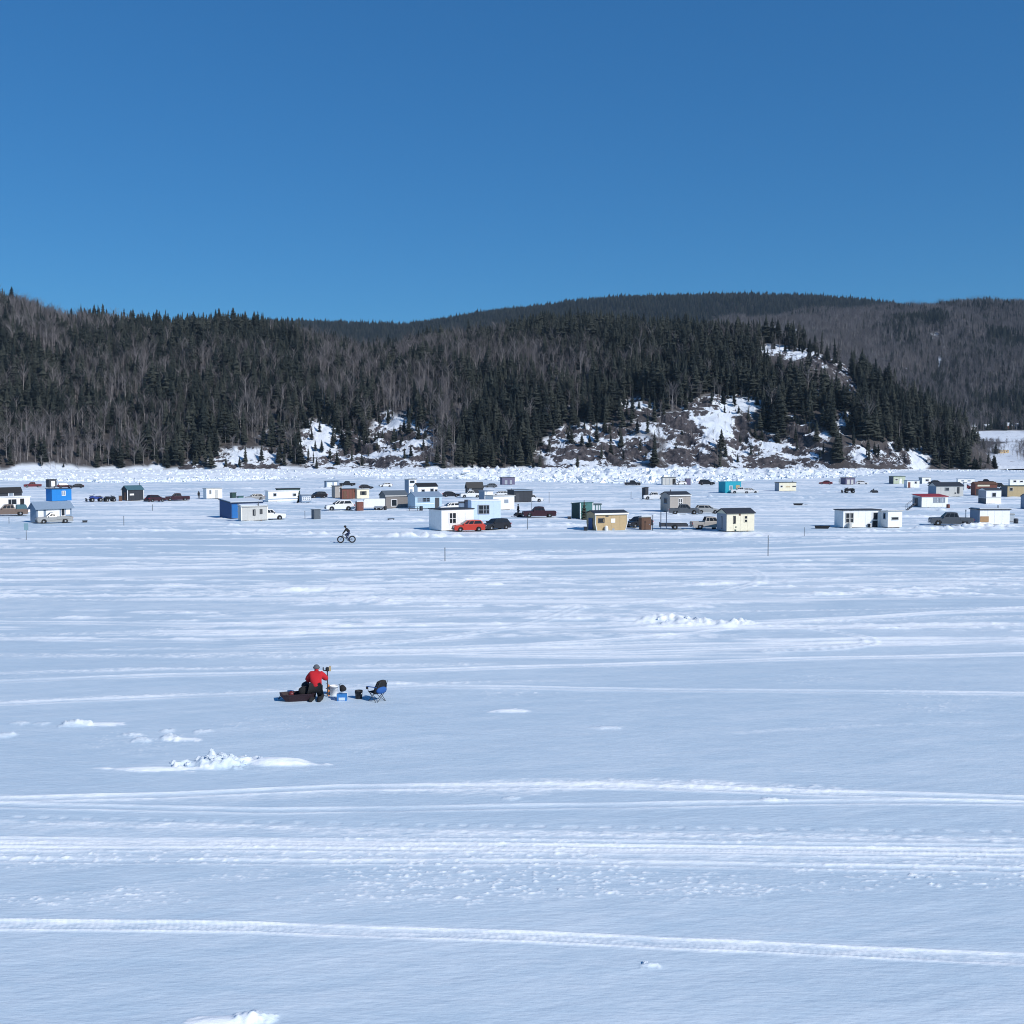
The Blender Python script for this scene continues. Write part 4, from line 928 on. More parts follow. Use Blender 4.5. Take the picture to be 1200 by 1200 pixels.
hut('white cabin with a wood coloured square and a stovepipe', 'hut', 1137.3, 1148, 1180, 597.5, 615.3, 'white', 'flat', 'charcoal', th=30, items=[('panel', 1148.3, 1157.5, 605, 612, 'wood')], sideitems=[('panel', .02, .98, .03, .97, 'bluegrey')], pipe=(.62, .5, .06), snow=True)  # blue grey sheet on the side wall paints it as shaded
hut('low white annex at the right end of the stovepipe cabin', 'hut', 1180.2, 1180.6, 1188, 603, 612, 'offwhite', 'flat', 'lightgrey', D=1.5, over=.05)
hut('tall white hut with end painted grey for shade and a small porch', 'hut', 1147, 1155.5, 1171.5, 574, 590.5, 'white', 'gable', 'darkgrey', rise=2, th=32, items=[('win', 1162, 1165.5, 577.5, 581.5, 'glass', 'grey'), ('panel', 1155.6, 1171, 582.5, 583.2, 'lightgrey')], sideitems=[('panel', .02, .98, .45, .97, 'grey'), ('panel', .02, .98, .03, .42, 'slateroof')])  # two darker sheets on the end wall paint its shade
hut('reddish brown hut with low roof behind the tall white hut', 'hut', 1138, 1143, 1166, 567.5, 581, 'redbrown', 'gable', 'brown', rise=2.5, items=[('panel', 1145, 1158, 567.9, 570, 'cream'), ('door', 1140.8 + 3, 1147, 573, 580.6, 'charcoal')])
hut('white travel trailer far behind the reddish brown hut', 'trailer', 1121.5, 1122.5, 1140.5, 561.2, 566.2, 'white', 'flat', 'bluegrey', name='travel_trailer', items=[('win', 1126, 1129, 562.5, 564.2, 'glasspale'), ('win', 1133, 1136, 562.5, 564.2, 'glasspale')])
hut('tan hut with green trimmed flat roof at the right edge', 'hut', 1174, 1180.5, 1206, 569.5, 582.5, 'mustard', 'flat', 'darkgreen', th=30, items=[('win', 1183, 1186, 571.5, 575, 'glass', 'lightgrey')], sideitems=[('panel', .02, .98, .03, .97, 'slateroof')])  # dark side sheet paints the shaded end of the tan walls
hut('white trailer seen above the tan hut at right edge', 'trailer', 1182, 1183.5, 1208, 562, 570, 'white', 'flat', 'offwhite', name='travel_trailer', items=[('win', 1187, 1190, 563, 565, 'glass'), ('win', 1194, 1197, 563.3, 565, 'glass')])
hut('blue grey hut cut by the right edge of the picture', 'hut', 1196.5, 1203, 1230, 582.5, 597.5, 'bluegrey', 'gable', 'slateroof', rise=3)
outhouse('pale weathered box standing against the reddish brown hut', 1128.5, 1132.5, 566, 575, 'offwhite', door=False)

# ------------------------------------------------------------------ vehicles
WH = {}
def wheel_mesh(r, w):
    k = (r, w)
    if k not in WH:
        WH[k] = (MB().lathe([(r * .62, -w / 2), (r * .93, -w / 2), (r, -w * .38), (r, w * .38), (r * .93, w / 2), (r * .62, w / 2)], 18, axis='y').mesh('tyre', 'rubber', True),
                 MB().lathe([(r * .25, -w * .52), (r * .6, -w * .46), (r * .6, w * .46), (r * .25, w * .52)], 14, axis='y').mesh('rim', 'rim'))
    return WH[k]
SPEC = {
    'suv': dict(L=4.6, hw=.90, belt=[(2.28, .40), (2.3, .66), (2.18, .90), (1.05, 1.05), (-2.12, 1.10), (-2.28, .92), (-2.3, .42)], cab=(1.12, .28, -1.72, -2.12, 1.05, 1.10, 1.64), wh=(1.38, -1.36, .355), doors=(.35, -.55)),
    'wagon': dict(L=4.6, hw=.88, belt=[(2.26, .34), (2.3, .58), (2.16, .78), (1.05, .92), (-2.1, .98), (-2.26, .8), (-2.3, .38)], cab=(1.15, .25, -1.45, -2.15, .92, .97, 1.46), wh=(1.38, -1.34, .32), doors=(.3, -.6)),
    'sedan': dict(L=4.6, hw=.88, belt=[(2.26, .34), (2.3, .56), (2.16, .76), (1.0, .92), (-1.65, .98), (-2.2, .94), (-2.3, .45)], cab=(1.08, .2, -.95, -1.65, .92, .97, 1.43), wh=(1.38, -1.34, .32), doors=(.25, -.6)),
    'crew': dict(L=5.7, hw=.98, belt=[(2.8, .45), (2.85, .82), (2.75, 1.10), (1.2, 1.18), (-1.05, 1.18)], cab=(1.25, .62, -.72, -.98, 1.18, 1.18, 1.86), wh=(1.82, -1.72, .40), doors=(.42, -.3), bed=(-1.05, -2.83)),
    'single': dict(L=5.4, hw=.95, belt=[(2.65, .45), (2.7, .80), (2.6, 1.02), (1.15, 1.12), (-.28, 1.12)], cab=(1.2, .58, .0, -.22, 1.12, 1.12, 1.74), wh=(1.72, -1.55, .38), doors=(.35,), bed=(-.28, -2.68)),
}
def vehicle(kind, label, cat, x0, x1, yb, paint, face='L', yaw=8, group=None, tail='tailred', cap=None, name=None, plow=False):
    sp_ = SPEC[kind]; L0, hw = sp_['L'], sp_['hw']
    cx = (x0 + x1) / 2
    _, _, s = ground(cx, yb)
    psi = R(yaw)
    full = L0 * math.cos(psi) + 2 * hw * math.sin(abs(psi))
    k = min(max((x1 - x0) / s / full, .86), 1.18)
    base, s = P(cx, yb)
    # local +x points forward; facing left means forward = -x in the picture
    rz = (math.pi if face == 'L' else 0) + psi - alpha(cx)
    base.y += hw * .8
    e = thing(name or ('pickup_truck' if kind in ('crew', 'single') else 'parked_car'), label, cat, base, rz, group, k)
    wf, wr, r = sp_['wh']
    zb = r * .75
    def arch(c):
        n = 8; q = r * 1.17
        a0 = math.asin((zb - r) / q)
        return [(c + math.cos(a) * q, r + math.sin(a) * q) for a in [a0 + (math.pi - 2 * a0) * i / n for i in range(n + 1)]]
    belt = list(sp_['belt'])
    if 'bed' in sp_:
        b0, b1 = sp_['bed']; fl = .78
        belt += [(b0 + .001, fl), (b1, fl), (b1, .5)]
        zr = belt[-4][1] - .04
    prof = belt[:1] + belt[1:] + [(belt[-1][0] + .05, zb)] + arch(wr)[::-1] + arch(wf)[::-1] + [(belt[0][0] - .06, zb)]
    body = MB()
    def ins(p, q):
        return [(x * (1 - q * .35), .75 + (z - .75) * (1 - q) if z > .75 else z) for x, z in p]
    n = len(prof); v = []
    for yy, q in ((-hw, .10), (-hw + .07, 0), (hw - .07, 0), (hw, .10)):
        v += [(x, yy, z) for x, z in ins(prof, q)]
    f = [tuple(range(n)), tuple(range(4 * n - 1, 3 * n - 1, -1))]
    for a in range(3):
        f += [(a * n + i, a * n + (i + 1) % n, (a + 1) * n + (i + 1) % n, (a + 1) * n + i) for i in range(n)]
    body.add(v, f)
    body.build('body', paint, e)
    # cabin: loft from belt to roof
    xf, rf_, rr, xr, zf, zr_, zt = sp_['cab']
    w0, w1 = hw * .95, hw * .74
    c = MB()
    v = [(xf, w0, zf - .02), (xf, -w0, zf - .02), (xr, -w0, zr_ - .02), (xr, w0, zr_ - .02), (rf_, w1, zt), (rf_, -w1, zt), (rr, -w1, zt + .01), (rr, w1, zt + .01), ((rf_ + rr) / 2, w1 * .9, zt + .06), ((rf_ + rr) / 2, -w1 * .9, zt + .06)]
    c.add(v, [(0, 1, 2, 3), (0, 1, 5, 4), (1, 2, 6, 5), (2, 3, 7, 6), (3, 0, 4, 7), (4, 5, 9, 8), (8, 9, 6, 7), (4, 8, 7), (5, 6, 9)])
    c.build('cabin', paint, e)
    V = [Vector(p) for p in v]
    def quad(a, b, cc, d_, u0, u1, t0, t1, nm, m):
        """patch on the cabin face a-b (bottom) d-c (top), raised a little with thickness"""
        def pt(u, t): return (a.lerp(b, u)).lerp(d_.lerp(cc, u), t)
        ps = [pt(u0, t0), pt(u1, t0), pt(u1, t1), pt(u0, t1)]
        nn = (ps[1] - ps[0]).cross(ps[3] - ps[0]).normalized()
        ctr = sum(ps, Vector()) / 4
        if nn.dot(ctr - Vector((0, 0, .8))) < 0: nn = -nn
        g = MB(); g.add([p + nn * .004 for p in ps] + [p + nn * .014 for p in ps], [(0, 1, 2, 3), (4, 5, 6, 7), (0, 1, 5, 4), (1, 2, 6, 5), (2, 3, 7, 6), (3, 0, 4, 7)])
        g.build(nm, m, e)
    quad(V[0], V[1], V[5], V[4], .06, .94, .12, .92, 'windshield', 'glass')
    quad(V[2], V[3], V[7], V[6], .08, .92, .2, .9, 'rear_window', 'glass')
    ed = [xf - .15] + list(sp_['doors']) + [xr + .12]
    for A, B, Cc, D_ in ((V[0], V[3], V[7], V[4]), (V[1], V[2], V[6], V[5])):
        tot = xf - xr
        for i in range(len(ed) - 1):
            u0, u1 = (xf - ed[i]) / tot + .02, (xf - ed[i + 1]) / tot - .02
            quad(A, B, Cc, D_, max(.05, u0), min(.95, u1), .16, .86, 'side_window', 'glass')
    if 'bed' in sp_:
        for sgn in (-1, 1):
            y0, y1 = sorted((sgn * hw * .985, sgn * (hw - .10)))
            # outer bed wall
            MB().box(b1, b0 - .02, y0, y1, fl - .1, zr).build('bed_side', paint, e)
        MB().box(b1 - .03, b1 + .05, -hw + .11, hw - .11, .55, zr).build('tailgate', tail if tail in ('p_black', 'black') else paint, e)
        MB().box(b0 - .07, b0 - .03, -hw + .11, hw - .11, fl, zr).build('bed_front', paint, e)
        if cap: MB().prism([(b1, zr + .005), (b0 - .08, zr + .005), (b0 - .12, zt - .05), (b1 + .25, zt - .05)], -hw + .06, hw - .06, 'y').build('bed_cap', cap, e)
    tme, rme = wheel_mesh(r, .25)
    for wx in (wf, wr):
        for sgn in (-1, 1):
            w = link('wheel', tme, e); w.location = (wx, sgn * (hw - .14), r)
            link('rim', rme, w)
    fx = belt[1][0]; rx = -L0 / 2 + .01
    zl = belt[1][1] + .04
    for sgn in (-1, 1):
        y0, y1 = sorted((sgn * (hw - .12), sgn * (hw - .48)))
        MB().box(fx - .12, fx + .012, y0, y1, zl - .09, zl + .07).build('headlight', 'headlamp', e)
        y0, y1 = sorted((sgn * (hw - .02), sgn * (hw - .24)))
        MB().box(rx - .05, rx + .07, y0, y1, .78, 1.02).build('tail_light', 'tailred', e)
        y0, y1 = sorted((sgn * (hw - .02), sgn * (hw + .17)))
        MB().box(xf - .32, xf - .18, y0, y1, zf + .03, zf + .2).build('mirror', paint if paint != 'p_white' else 'black', e)
    MB().box(fx - .1, fx + .06, -hw + .06, hw - .06, .34, .54).build('front_bumper', 'darkgrey' if kind != 'crew' else 'chrome', e)
    MB().box(fx - .1, fx + .02, -.45, .45, zl - .12, zl + .06).build('grille', 'black', e)
    MB().box(rx - .09, rx + .08, -hw + .06, hw - .06, .36, .56).build('rear_bumper', 'darkgrey' if 'bed' not in sp_ else 'chrome', e)
    return e
V_ = vehicle
V_('crew', 'tan brown pickup parked before the white hut at left edge', 'pickup', -14, 28, 605, 'p_brown', 'L', 4, cap='tealroof')
V_('single', 'silver pickup facing left in front of the grey pavilion hut', 'pickup', 42, 79.5, 613.2, 'p_silver', 'L', 9, tail='p')
V_('crew', 'dark red pickup far back at left near the ridge', 'pickup', 27.5, 46, 571.3, 'p_darkred', 'L', 3)
V_('suv', 'dark vehicle directly above the bright blue box hut', 'car', 69, 80.5, 572, 'p_maroon', 'R', 10)
V_('wagon', 'black car far back right of the bright blue hut', 'car', 81, 96.2, 572, 'p_black', 'L', 5)
V_('suv', 'dark maroon car right of the navy teal roofed hut', 'car', 174, 188, 587.8, 'p_maroon', 'R', 32)
V_('crew', 'dark brown pickup between maroon car and little white hut', 'pickup', 193, 220, 586.6, 'p_maroon', 'L', 6)
V_('wagon', 'silver car with bright glass behind the blue flat roofed hut', 'car', 286, 309.5, 586, 'p_silver', 'L', 8)
V_('crew', 'white pickup nose showing right of the grey two window hut', 'pickup', 298, 328, 610, 'p_white', 'R', 6)
V_('suv', 'long white sport utility car facing left beside the brown outhouse', 'car', 379.8, 414.5, 598, 'p_white', 'L', 7)
V_('wagon', 'black car behind the pale blue glazed hut', 'car', 518.5, 538, 582.3, 'p_black', 'R', 8)
V_('crew', 'white pickup with red rear below the black barn hut', 'pickup', 540.5, 562, 583, 'p_white', 'L', 10)
V_('wagon', 'white car behind the low hut with the lit window', 'car', 576, 597, 581.5, 'p_white', 'L', 6)
V_('suv', 'orange red car facing left in front of white cabin', 'car', 530, 567.5, 623.3, 'p_orange', 'L', 12)
V_('suv', 'black sport utility car showing its tail beside the orange red car', 'car', 567, 594, 621, 'p_black', 'L', 38)
V_('single', 'white pickup right of the charcoal box hut', 'pickup', 612, 634.5, 588.3, 'p_white', 'R', 5)
V_('crew', 'dark maroon pickup parked alone in the open', 'pickup', 611.5, 652, 607, 'p_maroon', 'L', 8)
V_('suv', 'black sport utility car between tan camper and brown outhouse', 'car', 737.5, 760, 618, 'p_black', 'L', 42)
V_('crew', 'light beige pickup with black tailgate left of the cream hut', 'pickup', 810, 857, 620.3, 'p_beige', 'R', 14, tail='p_black')
V_('crew', 'dark grey pickup in front of the grey clad hut', 'pickup', 784, 820.5, 603.2, 'p_grey', 'R', 8)
V_('suv', 'silver and dark car behind the beige pickup', 'car', 819, 840, 602.2, 'p_silver', 'R', 14)
V_('crew', 'white pickup beside the black outhouse', 'pickup', 756, 779, 585.5, 'p_white', 'L', 6)
V_('crew', 'black pickup far back alone before the ice ridge', 'pickup', 732, 751, 568.8, 'p_black', 'R', 5)
V_('wagon', 'white car between pale grey hut and purple shed', 'car', 792.5, 803, 568.4, 'p_white', 'L', 30)
V_('suv', 'black car right of the dark purple shed', 'car', 819, 838, 568.6, 'p_black', 'R', 6)
V_('crew', 'white pickup in front of the turquoise hut', 'pickup', 861, 876, 578.3, 'p_white', 'L', 6)
V_('wagon', 'white car with dark windows right of the turquoise hut', 'car', 873.5, 887, 577.8, 'p_white', 'R', 8)
V_('sedan', 'dark red car far back on the ice near the ridge', 'car', 960.5, 976, 567.8, 'p_darkred', 'L', 5)
V_('wagon', 'white car right of the purple grey hut', 'car', 1004.5, 1018, 567.5, 'p_white', 'R', 6)
V_('crew', 'dark nosed silver pickup facing left beside the stovepipe cabin', 'pickup', 1092, 1142, 616.2, 'p_grey', 'L', 10)
V_('crew', 'black pickup far back between the wooden huts and ridge', 'pickup', 400, 413, 569.5, 'p_black', 'L', 8)
V_('wagon', 'dark car on the roofline left of the two storey hut', 'car', 424, 433.5, 573, 'p_black', 'R', 10)
V_('suv', 'red and white car behind the long grey cabin', 'car', 1126, 1139, 573, 'p_darkred', 'R', 20)
V_('suv', 'dark car behind the reddish brown hut at right', 'car', 1163, 1173, 571.5, 'p_black', 'L', 20)
V_('wagon', 'dark car behind the small white huts at right', 'car', 1091, 1099, 566.8, 'p_black', 'L', 20)
V_('crew', 'black pickup nose at the tan hut near the right edge', 'pickup', 1171, 1185, 578.5, 'p_black', 'L', 30)

def cargo_trailer():
    loc, s = P(438.5, 598)
    W = 25 / s; loc.y += .3
    e = thing('cargo_trailer', 'white enclosed cargo trailer on twin wheels', 'trailer', loc, -alpha(438) + R(3))
    MB().prism([(-W / 2 + .1, .42), (W / 2, .42), (W / 2, 2.02), (-W / 2 + .18, 2.02), (-W / 2, 1.7), (-W / 2, .55)], 0, 1.9, 'y').build('body', 'white', e)
    MB().box(-W / 2 + .1, W / 2, -.02, -.003, .42, .5).build('edge_rail', 'steel', e)
    t_, r_m = wheel_mesh(.34, .22)
    for cx in (W * .10, W * .30):
        for yy in (-.02, 1.92):
            w = link('wheel', t_, e); w.location = (cx, yy, .34); link('rim', r_m, w)
    MB().prism([(W * -.02, .5), (W * .02, .78), (W * .38, .78), (W * .42, .5)], -.16, -.024, 'y').build('fender', 'steel', e)
    MB().tube((-W / 2, .9, .42), (-W / 2 - .9, .95, .4), .05).build('tow_bar', 'black', e)
cargo_trailer()
def flat_trailer():
    loc, s = P(790, 620.5)
    W = 32 / s
    e = thing('flat_trailer', 'low black flatbed trailer with two upright posts', 'trailer', loc, -alpha(790) + R(4))
    MB().box(-W / 2, W / 2, 0, 1.8, .42, .5).build('deck', 'brown', e)
    for yy in (0, 1.8): MB().box(-W / 2, W / 2, yy - .03, yy + .03, .502, .78).build('side_rail', 'darkgrey', e)
    for cx in (-W / 2 + .05, -W / 2 + .75): MB().box(cx - .05, cx + .05, -.10, -.032, .1, 2.35).build('post', 'navy', e)
    MB().box(-W / 2 - .06, -W / 2 - .004, 0, 1.8, .3, .9).build('ramp', 'darkgrey', e)
    t_, r_m = wheel_mesh(.34, .22)
    for yy in (-.16, 1.96):
        w = link('wheel', t_, e); w.location = (.1, yy, .34); link('rim', r_m, w)
    MB().tube((W / 2, .9, .44), (W / 2 + 1.1, .9, .40), .05).build('tow_bar', 'darkgrey', e)
flat_trailer()

def atv(label, x0, x1, yb, paint, face='L', yaw=10, plow=True, snowmobile=False):
    loc, s = P((x0 + x1) / 2, yb)
    e = thing('snowmobile' if snowmobile else 'quad_bike', label, 'snowmobile' if snowmobile else 'quad bike', loc, (math.pi if face == 'L' else 0) + R(yaw) - alpha((x0 + x1) / 2))
    k = min(1.3, max(.8, (x1 - x0) / s / (2.9 if snowmobile else 2.1))); e.scale = (k, k, k)
    if snowmobile:
        MB().prism([(-1.4, .30), (-1.3, .62), (-.2, .72), (.2, .9), (.75, .92), (1.25, .55), (1.3, .35), (.9, .25), (-1.0, .22)], -.28, .28, 'y').build('body', paint, e)
        MB().prism([(-1.42, .05), (-1.48, .2), (-1.1, .28), (.5, .26), (.6, .08), (.4, .0), (-1.2, .0)], -.19, .19, 'y').build('track', 'rubber', e)
        MB().prism([(-1.2, .64), (-1.1, .82), (-.3, .84), (-.15, .74)], -.17, .17, 'y').build('seat', 'black', e)
        MB().prism([(.35, .93), (.5, .95), (.12, 1.35), (.05, 1.32)], -.24, .24, 'y').build('windshield', 'glass', e)
        for q in (-.42, .42):
            MB().prism([(.35, .02), (1.45, .02), (1.65, .18), (1.6, .2), (1.4, .07), (.35, .07)], q - .07, q + .07, 'y').build('ski', 'darkgrey', e)
            MB().tube((.9, q, .07), (.75, q * .4, .5), .03).build('ski_leg', 'darkgrey', e)
        MB().path([(.1, -.35, 1.08), (.15, 0, 1.05), (.1, .35, 1.08)], .025).build('handlebar', 'black', e)
        return e
    MB().prism([(-.95, .55), (-.9, .78), (-.35, .80), (.1, .84), (.45, .95), (.8, .9), (1.0, .7), (.9, .5), (.4, .42), (-.4, .42)], -.26, .26, 'y').build('body', paint, e)
    MB().prism([(-.75, .805), (-.7, .95), (-.1, .93), (.1, .85)], -.18, .18, 'y').build('seat', 'black', e)
    for wx in (-.62, .62):
        for q in (-.42, .42):
            MB().prism([(wx - .36, .56), (wx - .26, .72), (wx + .26, .72), (wx + .36, .56), (wx + .3, .60), (wx, .68), (wx - .3, .60)], q - .16, q + .16, 'y').build('fender', paint, e)
    t_, r_m = wheel_mesh(.31, .26)
    for wx in (-.62, .62):
        for q in (-.44, .44):
            w = link('wheel', t_, e); w.location = (wx, q, .31); link('rim', r_m, w)
    for wx in (-.72, .72): MB().box(wx - .25, wx + .25, -.4, .4, .97 if wx > 0 else .84, 1.0 if wx > 0 else .87).build('rack', 'darkgrey', e)
    MB().path([(.25, -.38, 1.15), (.38, 0, 1.08), (.25, .38, 1.15)], .025).build('handlebar', 'black', e)
    MB().tube((.38, 0, 1.08), (.5, 0, .9), .03).build('steering_column', 'black', e)
    if plow:
        MB().prism([(1.35, .05), (1.5, .12), (1.44, .4), (1.55, .6), (1.5, .6), (1.38, .4), (1.42, .14), (1.3, .08)], -.65, .65, 'y').build('plow_blade', 'black', e)
        MB().tube((1.4, 0, .3), (.5, 0, .45), .035).build('plow_arm', 'black', e)
    return e
atv('blue and black quad bike with raised plough left of the navy hut', 104, 121, 587.8, 'p_blue', 'L', 12)
atv('dark blue quad bike with fat tyres directly left of the navy hut', 121.5, 135.5, 587.8, 'p_black', 'R', 25, plow=False)
atv('black quad bike with plough alone on the ice below the purple hut', 987, 1004, 577.8, 'p_black', 'L', 12)
atv('small dark snowmobile alone right of the ploughing quad bike', 1021.5, 1027, 577.5, 'p_black', 'L', 35, snowmobile=True)
atv('dark snowmobile beside the two standing people left of the maroon pickup', 605, 612.5, 606, 'p_black', 'L', 40, snowmobile=True)
def utility_sled(label, px, yb, L=1.8):
    loc, s = P(px, yb)
    e = thing('utility_sled', label, 'sled', loc, -alpha(px))
    MB().prism([(-L / 2, .05), (-L / 2 - .1, .4), (L / 2 + .25, .42), (L / 2, .05)], 0, .8, 'y').build('tub', 'black', e)
    for q in (.1, .7): MB().box(-L / 2, L / 2, q - .03, q + .03, 0, .048).build('runner', 'darkgrey', e)
    MB().tube((L / 2 + .2, .4, .3), (L / 2 + 1.1, .4, .15), .025).build('tow_bar', 'darkgrey', e)
utility_sled('black utility sled lying on open snow right of the white car', 963, 619.5, 1.6)
utility_sled('low dark sled far out on the snow below the turquoise hut', 935, 592, 1.5)
def table_bench(px, yb):
    loc, s = P(px, yb)
    e = thing('picnic_table', 'dark picnic table in front of the pale blue glazed hut', 'table', loc, -alpha(px))
    MB().box(-.9, .9, .4, 1.1, .70, .75).build('tabletop', 'darkgrey', e)
    for q in (0, 1.25): MB().box(-.9, .9, q, q + .28, .42, .46).build('bench', 'darkgrey', e)
    for x_ in (-.7, .7): MB().box(x_ - .04, x_ + .04, .1, 1.4, .36, .416).tube((x_, .2, 0), (x_, .55, .695), .04).tube((x_, 1.3, 0), (x_, .95, .695), .04).build('leg', 'darkgrey', e)
table_bench(484.5, 599)
def barrel(label, px, yb, m, r=.3, h=.8, cat='barrel', name='barrel'):
    loc, s = P(px, yb)
    e = thing(name, label, cat, loc)
    MB().lathe([(r * .95, 0), (r, .03), (r, h * .33), (r * 1.04, h * .35), (r, h * .37), (r, h * .66), (r * 1.04, h * .68), (r, h * .7), (r, h - .02), (r * .93, h)], 14).build('drum', m, e, True)
    MB().lathe([(r * .9, h + .002), (r * .5, h + .03)], 12).build('lid', 'darkgrey', e)
barrel('dark barrel by the doorway of the pale blue glazed hut', 493.5, 598.5, 'charcoal')
barrel('black barrel beside the cargo trailer wheels', 451.3, 597.8, 'black', .28, .7)
barrel('dark barrel right of the white corner of the navy hut', 170.3, 587.4, 'charcoal', .35, .6)
barrel('white bottle shaped tank left of the long white cabin', 984, 617.5, 'lightgrey', .28, .95, 'tank', 'gas_tank')
def crate(label, x0, x1, yt, yb, m):
    loc, s = P(x0, yb); W = (x1 - x0) / s; H = (yb - yt) / s
    e = thing('storage_container', label, 'container', loc, -alpha(x0) + R(6))
    MB().box(0, W, 0, W * .8, .02, H * .9).build('body', m, e)
    MB().box(-.04, W + .04, -.04, W * .8 + .04, H * .9 + .002, H).build('lid', 'charcoal', e)
    for k in range(4): MB().box(W * (.12 + k * .22), W * (.17 + k * .22), -.03, -.002, .05, H * .86).build('rib', m, e)
    return e
crate('dark navy container behind the white flat roofed cabin', 545, 551.5, 586, 606, 'navy')
crate('grey blue container between navy box and brown car', 538, 544.5, 588, 606, 'bluegrey')
crate('low dark chest left of the navy teal roofed hut', 139.5, 143, 581, 587.5, 'brown')
crate('dark box on the snow right of the silver pickup', 97, 102, 609.5, 612.2, 'charcoal')
crate('small dark box lying on snow below the taupe hut', 455, 462, 607.8, 609.6, 'darkgrey')
crate('black tote at the left wall of the tan camper', 684.5, 688.5, 617, 622, 'charcoal')
crate('dark chest beside the steps of the long white cabin', 1017.5, 1020, 613.5, 618.3, 'charcoal')
crate('low grey box by the left wall of the sea green hut', 665.5, 669.5, 605.5, 608.8, 'darkgrey')
barrel('dark barrel left of the cream hut by the beige pickup', 836.5, 619.5, 'navy', .28, .75)
barrel('rusty brown barrel right of the white cabin with red roof', 1111, 595.5, 'redbrown', .3, .7)
barrel('black barrel right of the stovepipe cabin annex', 1190.5, 613.5, 'charcoal', .3, .7)
V_('crew', 'dark pickup at the left side of the tan hut near the ridge', 'pickup', 1150, 1163, 567, 'p_black', 'R', 8)
V_('wagon', 'grey car parked behind the black barn hut', 'car', 568, 581, 571.5, 'p_grey', 'L', 10)
V_('wagon', 'white car far back left of the two storey hut', 'car', 446, 457, 570.5, 'p_white', 'L', 12)
V_('suv', 'black car at the right side of the white travel trailer', 'car', 366, 378, 583.5, 'p_black', 'L', 25)
V_('suv', 'white topped dark car behind the white flat roofed cabin', 'car', 519, 536, 600, 'p_white', 'L', 15)

# ------------------------------------------------------------------ poles, signs and little fir trees set in the snow
def pole(label, px, yt, yb, m='pole_grey', w=.035, group=None):
    loc, s = P(px, yb)
    h = (yb - yt) / s
    e = thing('marker_pole', label, 'pole', loc, 0, group)
    MB().tube((0, 0, -.3), (0, .0, h), w, w * .8, 7).build('shaft', m, e)
    MB().lathe([(w * 1.3, h * .88), (w * 1.35, h * .89), (w * 1.35, h * .98), (w * 1.3, h * .99)], 8).build('reflector_band', 'steel', e)
    return e
pole('thin dark marker pole on the open snow right of the cyclist', 521.5, 641, 657.5, w=.045)
pole('tall thin marker pole on open snow below the cream hut', 900, 627, 651.5, 'darkgrey', w=.04)
pole('thin pole in the snow right of the cream hut', 942.5, 618, 628.5, 'darkgrey', .03)
pole('thin pole left of the maroon pickup, nearest of three', 618.3, 607, 620.5, w=.05)
pole('thin pole standing right behind the maroon pickup', 622.8, 587, 600, w=.04)
pole('thin pole between charcoal hut and sea green hut', 643.5, 577, 589.5, w=.05)
pole('slim pole just left of the dark green metal outhouse', 357.4, 598.5, 608, w=.05)
pole('short pole in front of the navy hut, nearer one', 145.2, 604.5, 616, w=.05)
pole('short pole in front of the maroon car, farther one', 178.8, 591, 598.5, w=.06)
pole('short pole in the snow below the white hut at far left', 10.6, 605.5, 613, w=.05)
pole('tall blue pole at the corner of the blue flat roofed hut', 307.5, 585, 606, 'navy', .06)
pole('dark pole standing right of the brown outhouse', 764.8, 603, 621.5, 'charcoal', .05)
pole('dark pole in front of the pale blue cabin right of the window', 570.8, 575, 587, 'white', .06)
pole('thin pole near the pickup with silver side', 1131.5, 597, 615.5, 'bluegrey', .07)
pole('thin pole on the flat ice left of the white pickup', 739.5, 576, 584, w=.05)
def sign(px, yt, yb):
    loc, s = P(px, yb); h = (yb - yt) / s
    e = thing('sign_post', 'thin post with a small blue grey sign below the silver pickup', 'sign', loc, -alpha(px))
    MB().tube((0, 0, -.3), (0, 0, h), .035, .03, 7).build('post', 'pole_grey', e)
    MB().prism([(-.2, h - .75), (.2, h - .75), (.22, h - .7), (.22, h - .05), (.2, h), (-.2, h), (-.22, h - .05), (-.22, h - .7)], -.06, -.037, 'y').build('sign_panel', 'signblue', e)
sign(31, 613, 633)
def fir(label, px, yt, yb, k=1):
    loc, s = P(px, yb); h = (yb - yt) / s
    e = thing('small_fir_tree', label, 'tree', loc); e.scale = (h * 1.3, h * 1.3, h)
    link('trunk', SPR[k][0], e); link('crown', SPR[k][1], e)
fir('little green fir set in the snow before the sea green hut', 684.5, 585.5, 609, 0)
fir('little green fir at the left end of the charcoal box hut', 599.5, 572, 588, 2)
fir('tiny fir beside the long white travel trailer end', 350.3, 575, 589, 2)

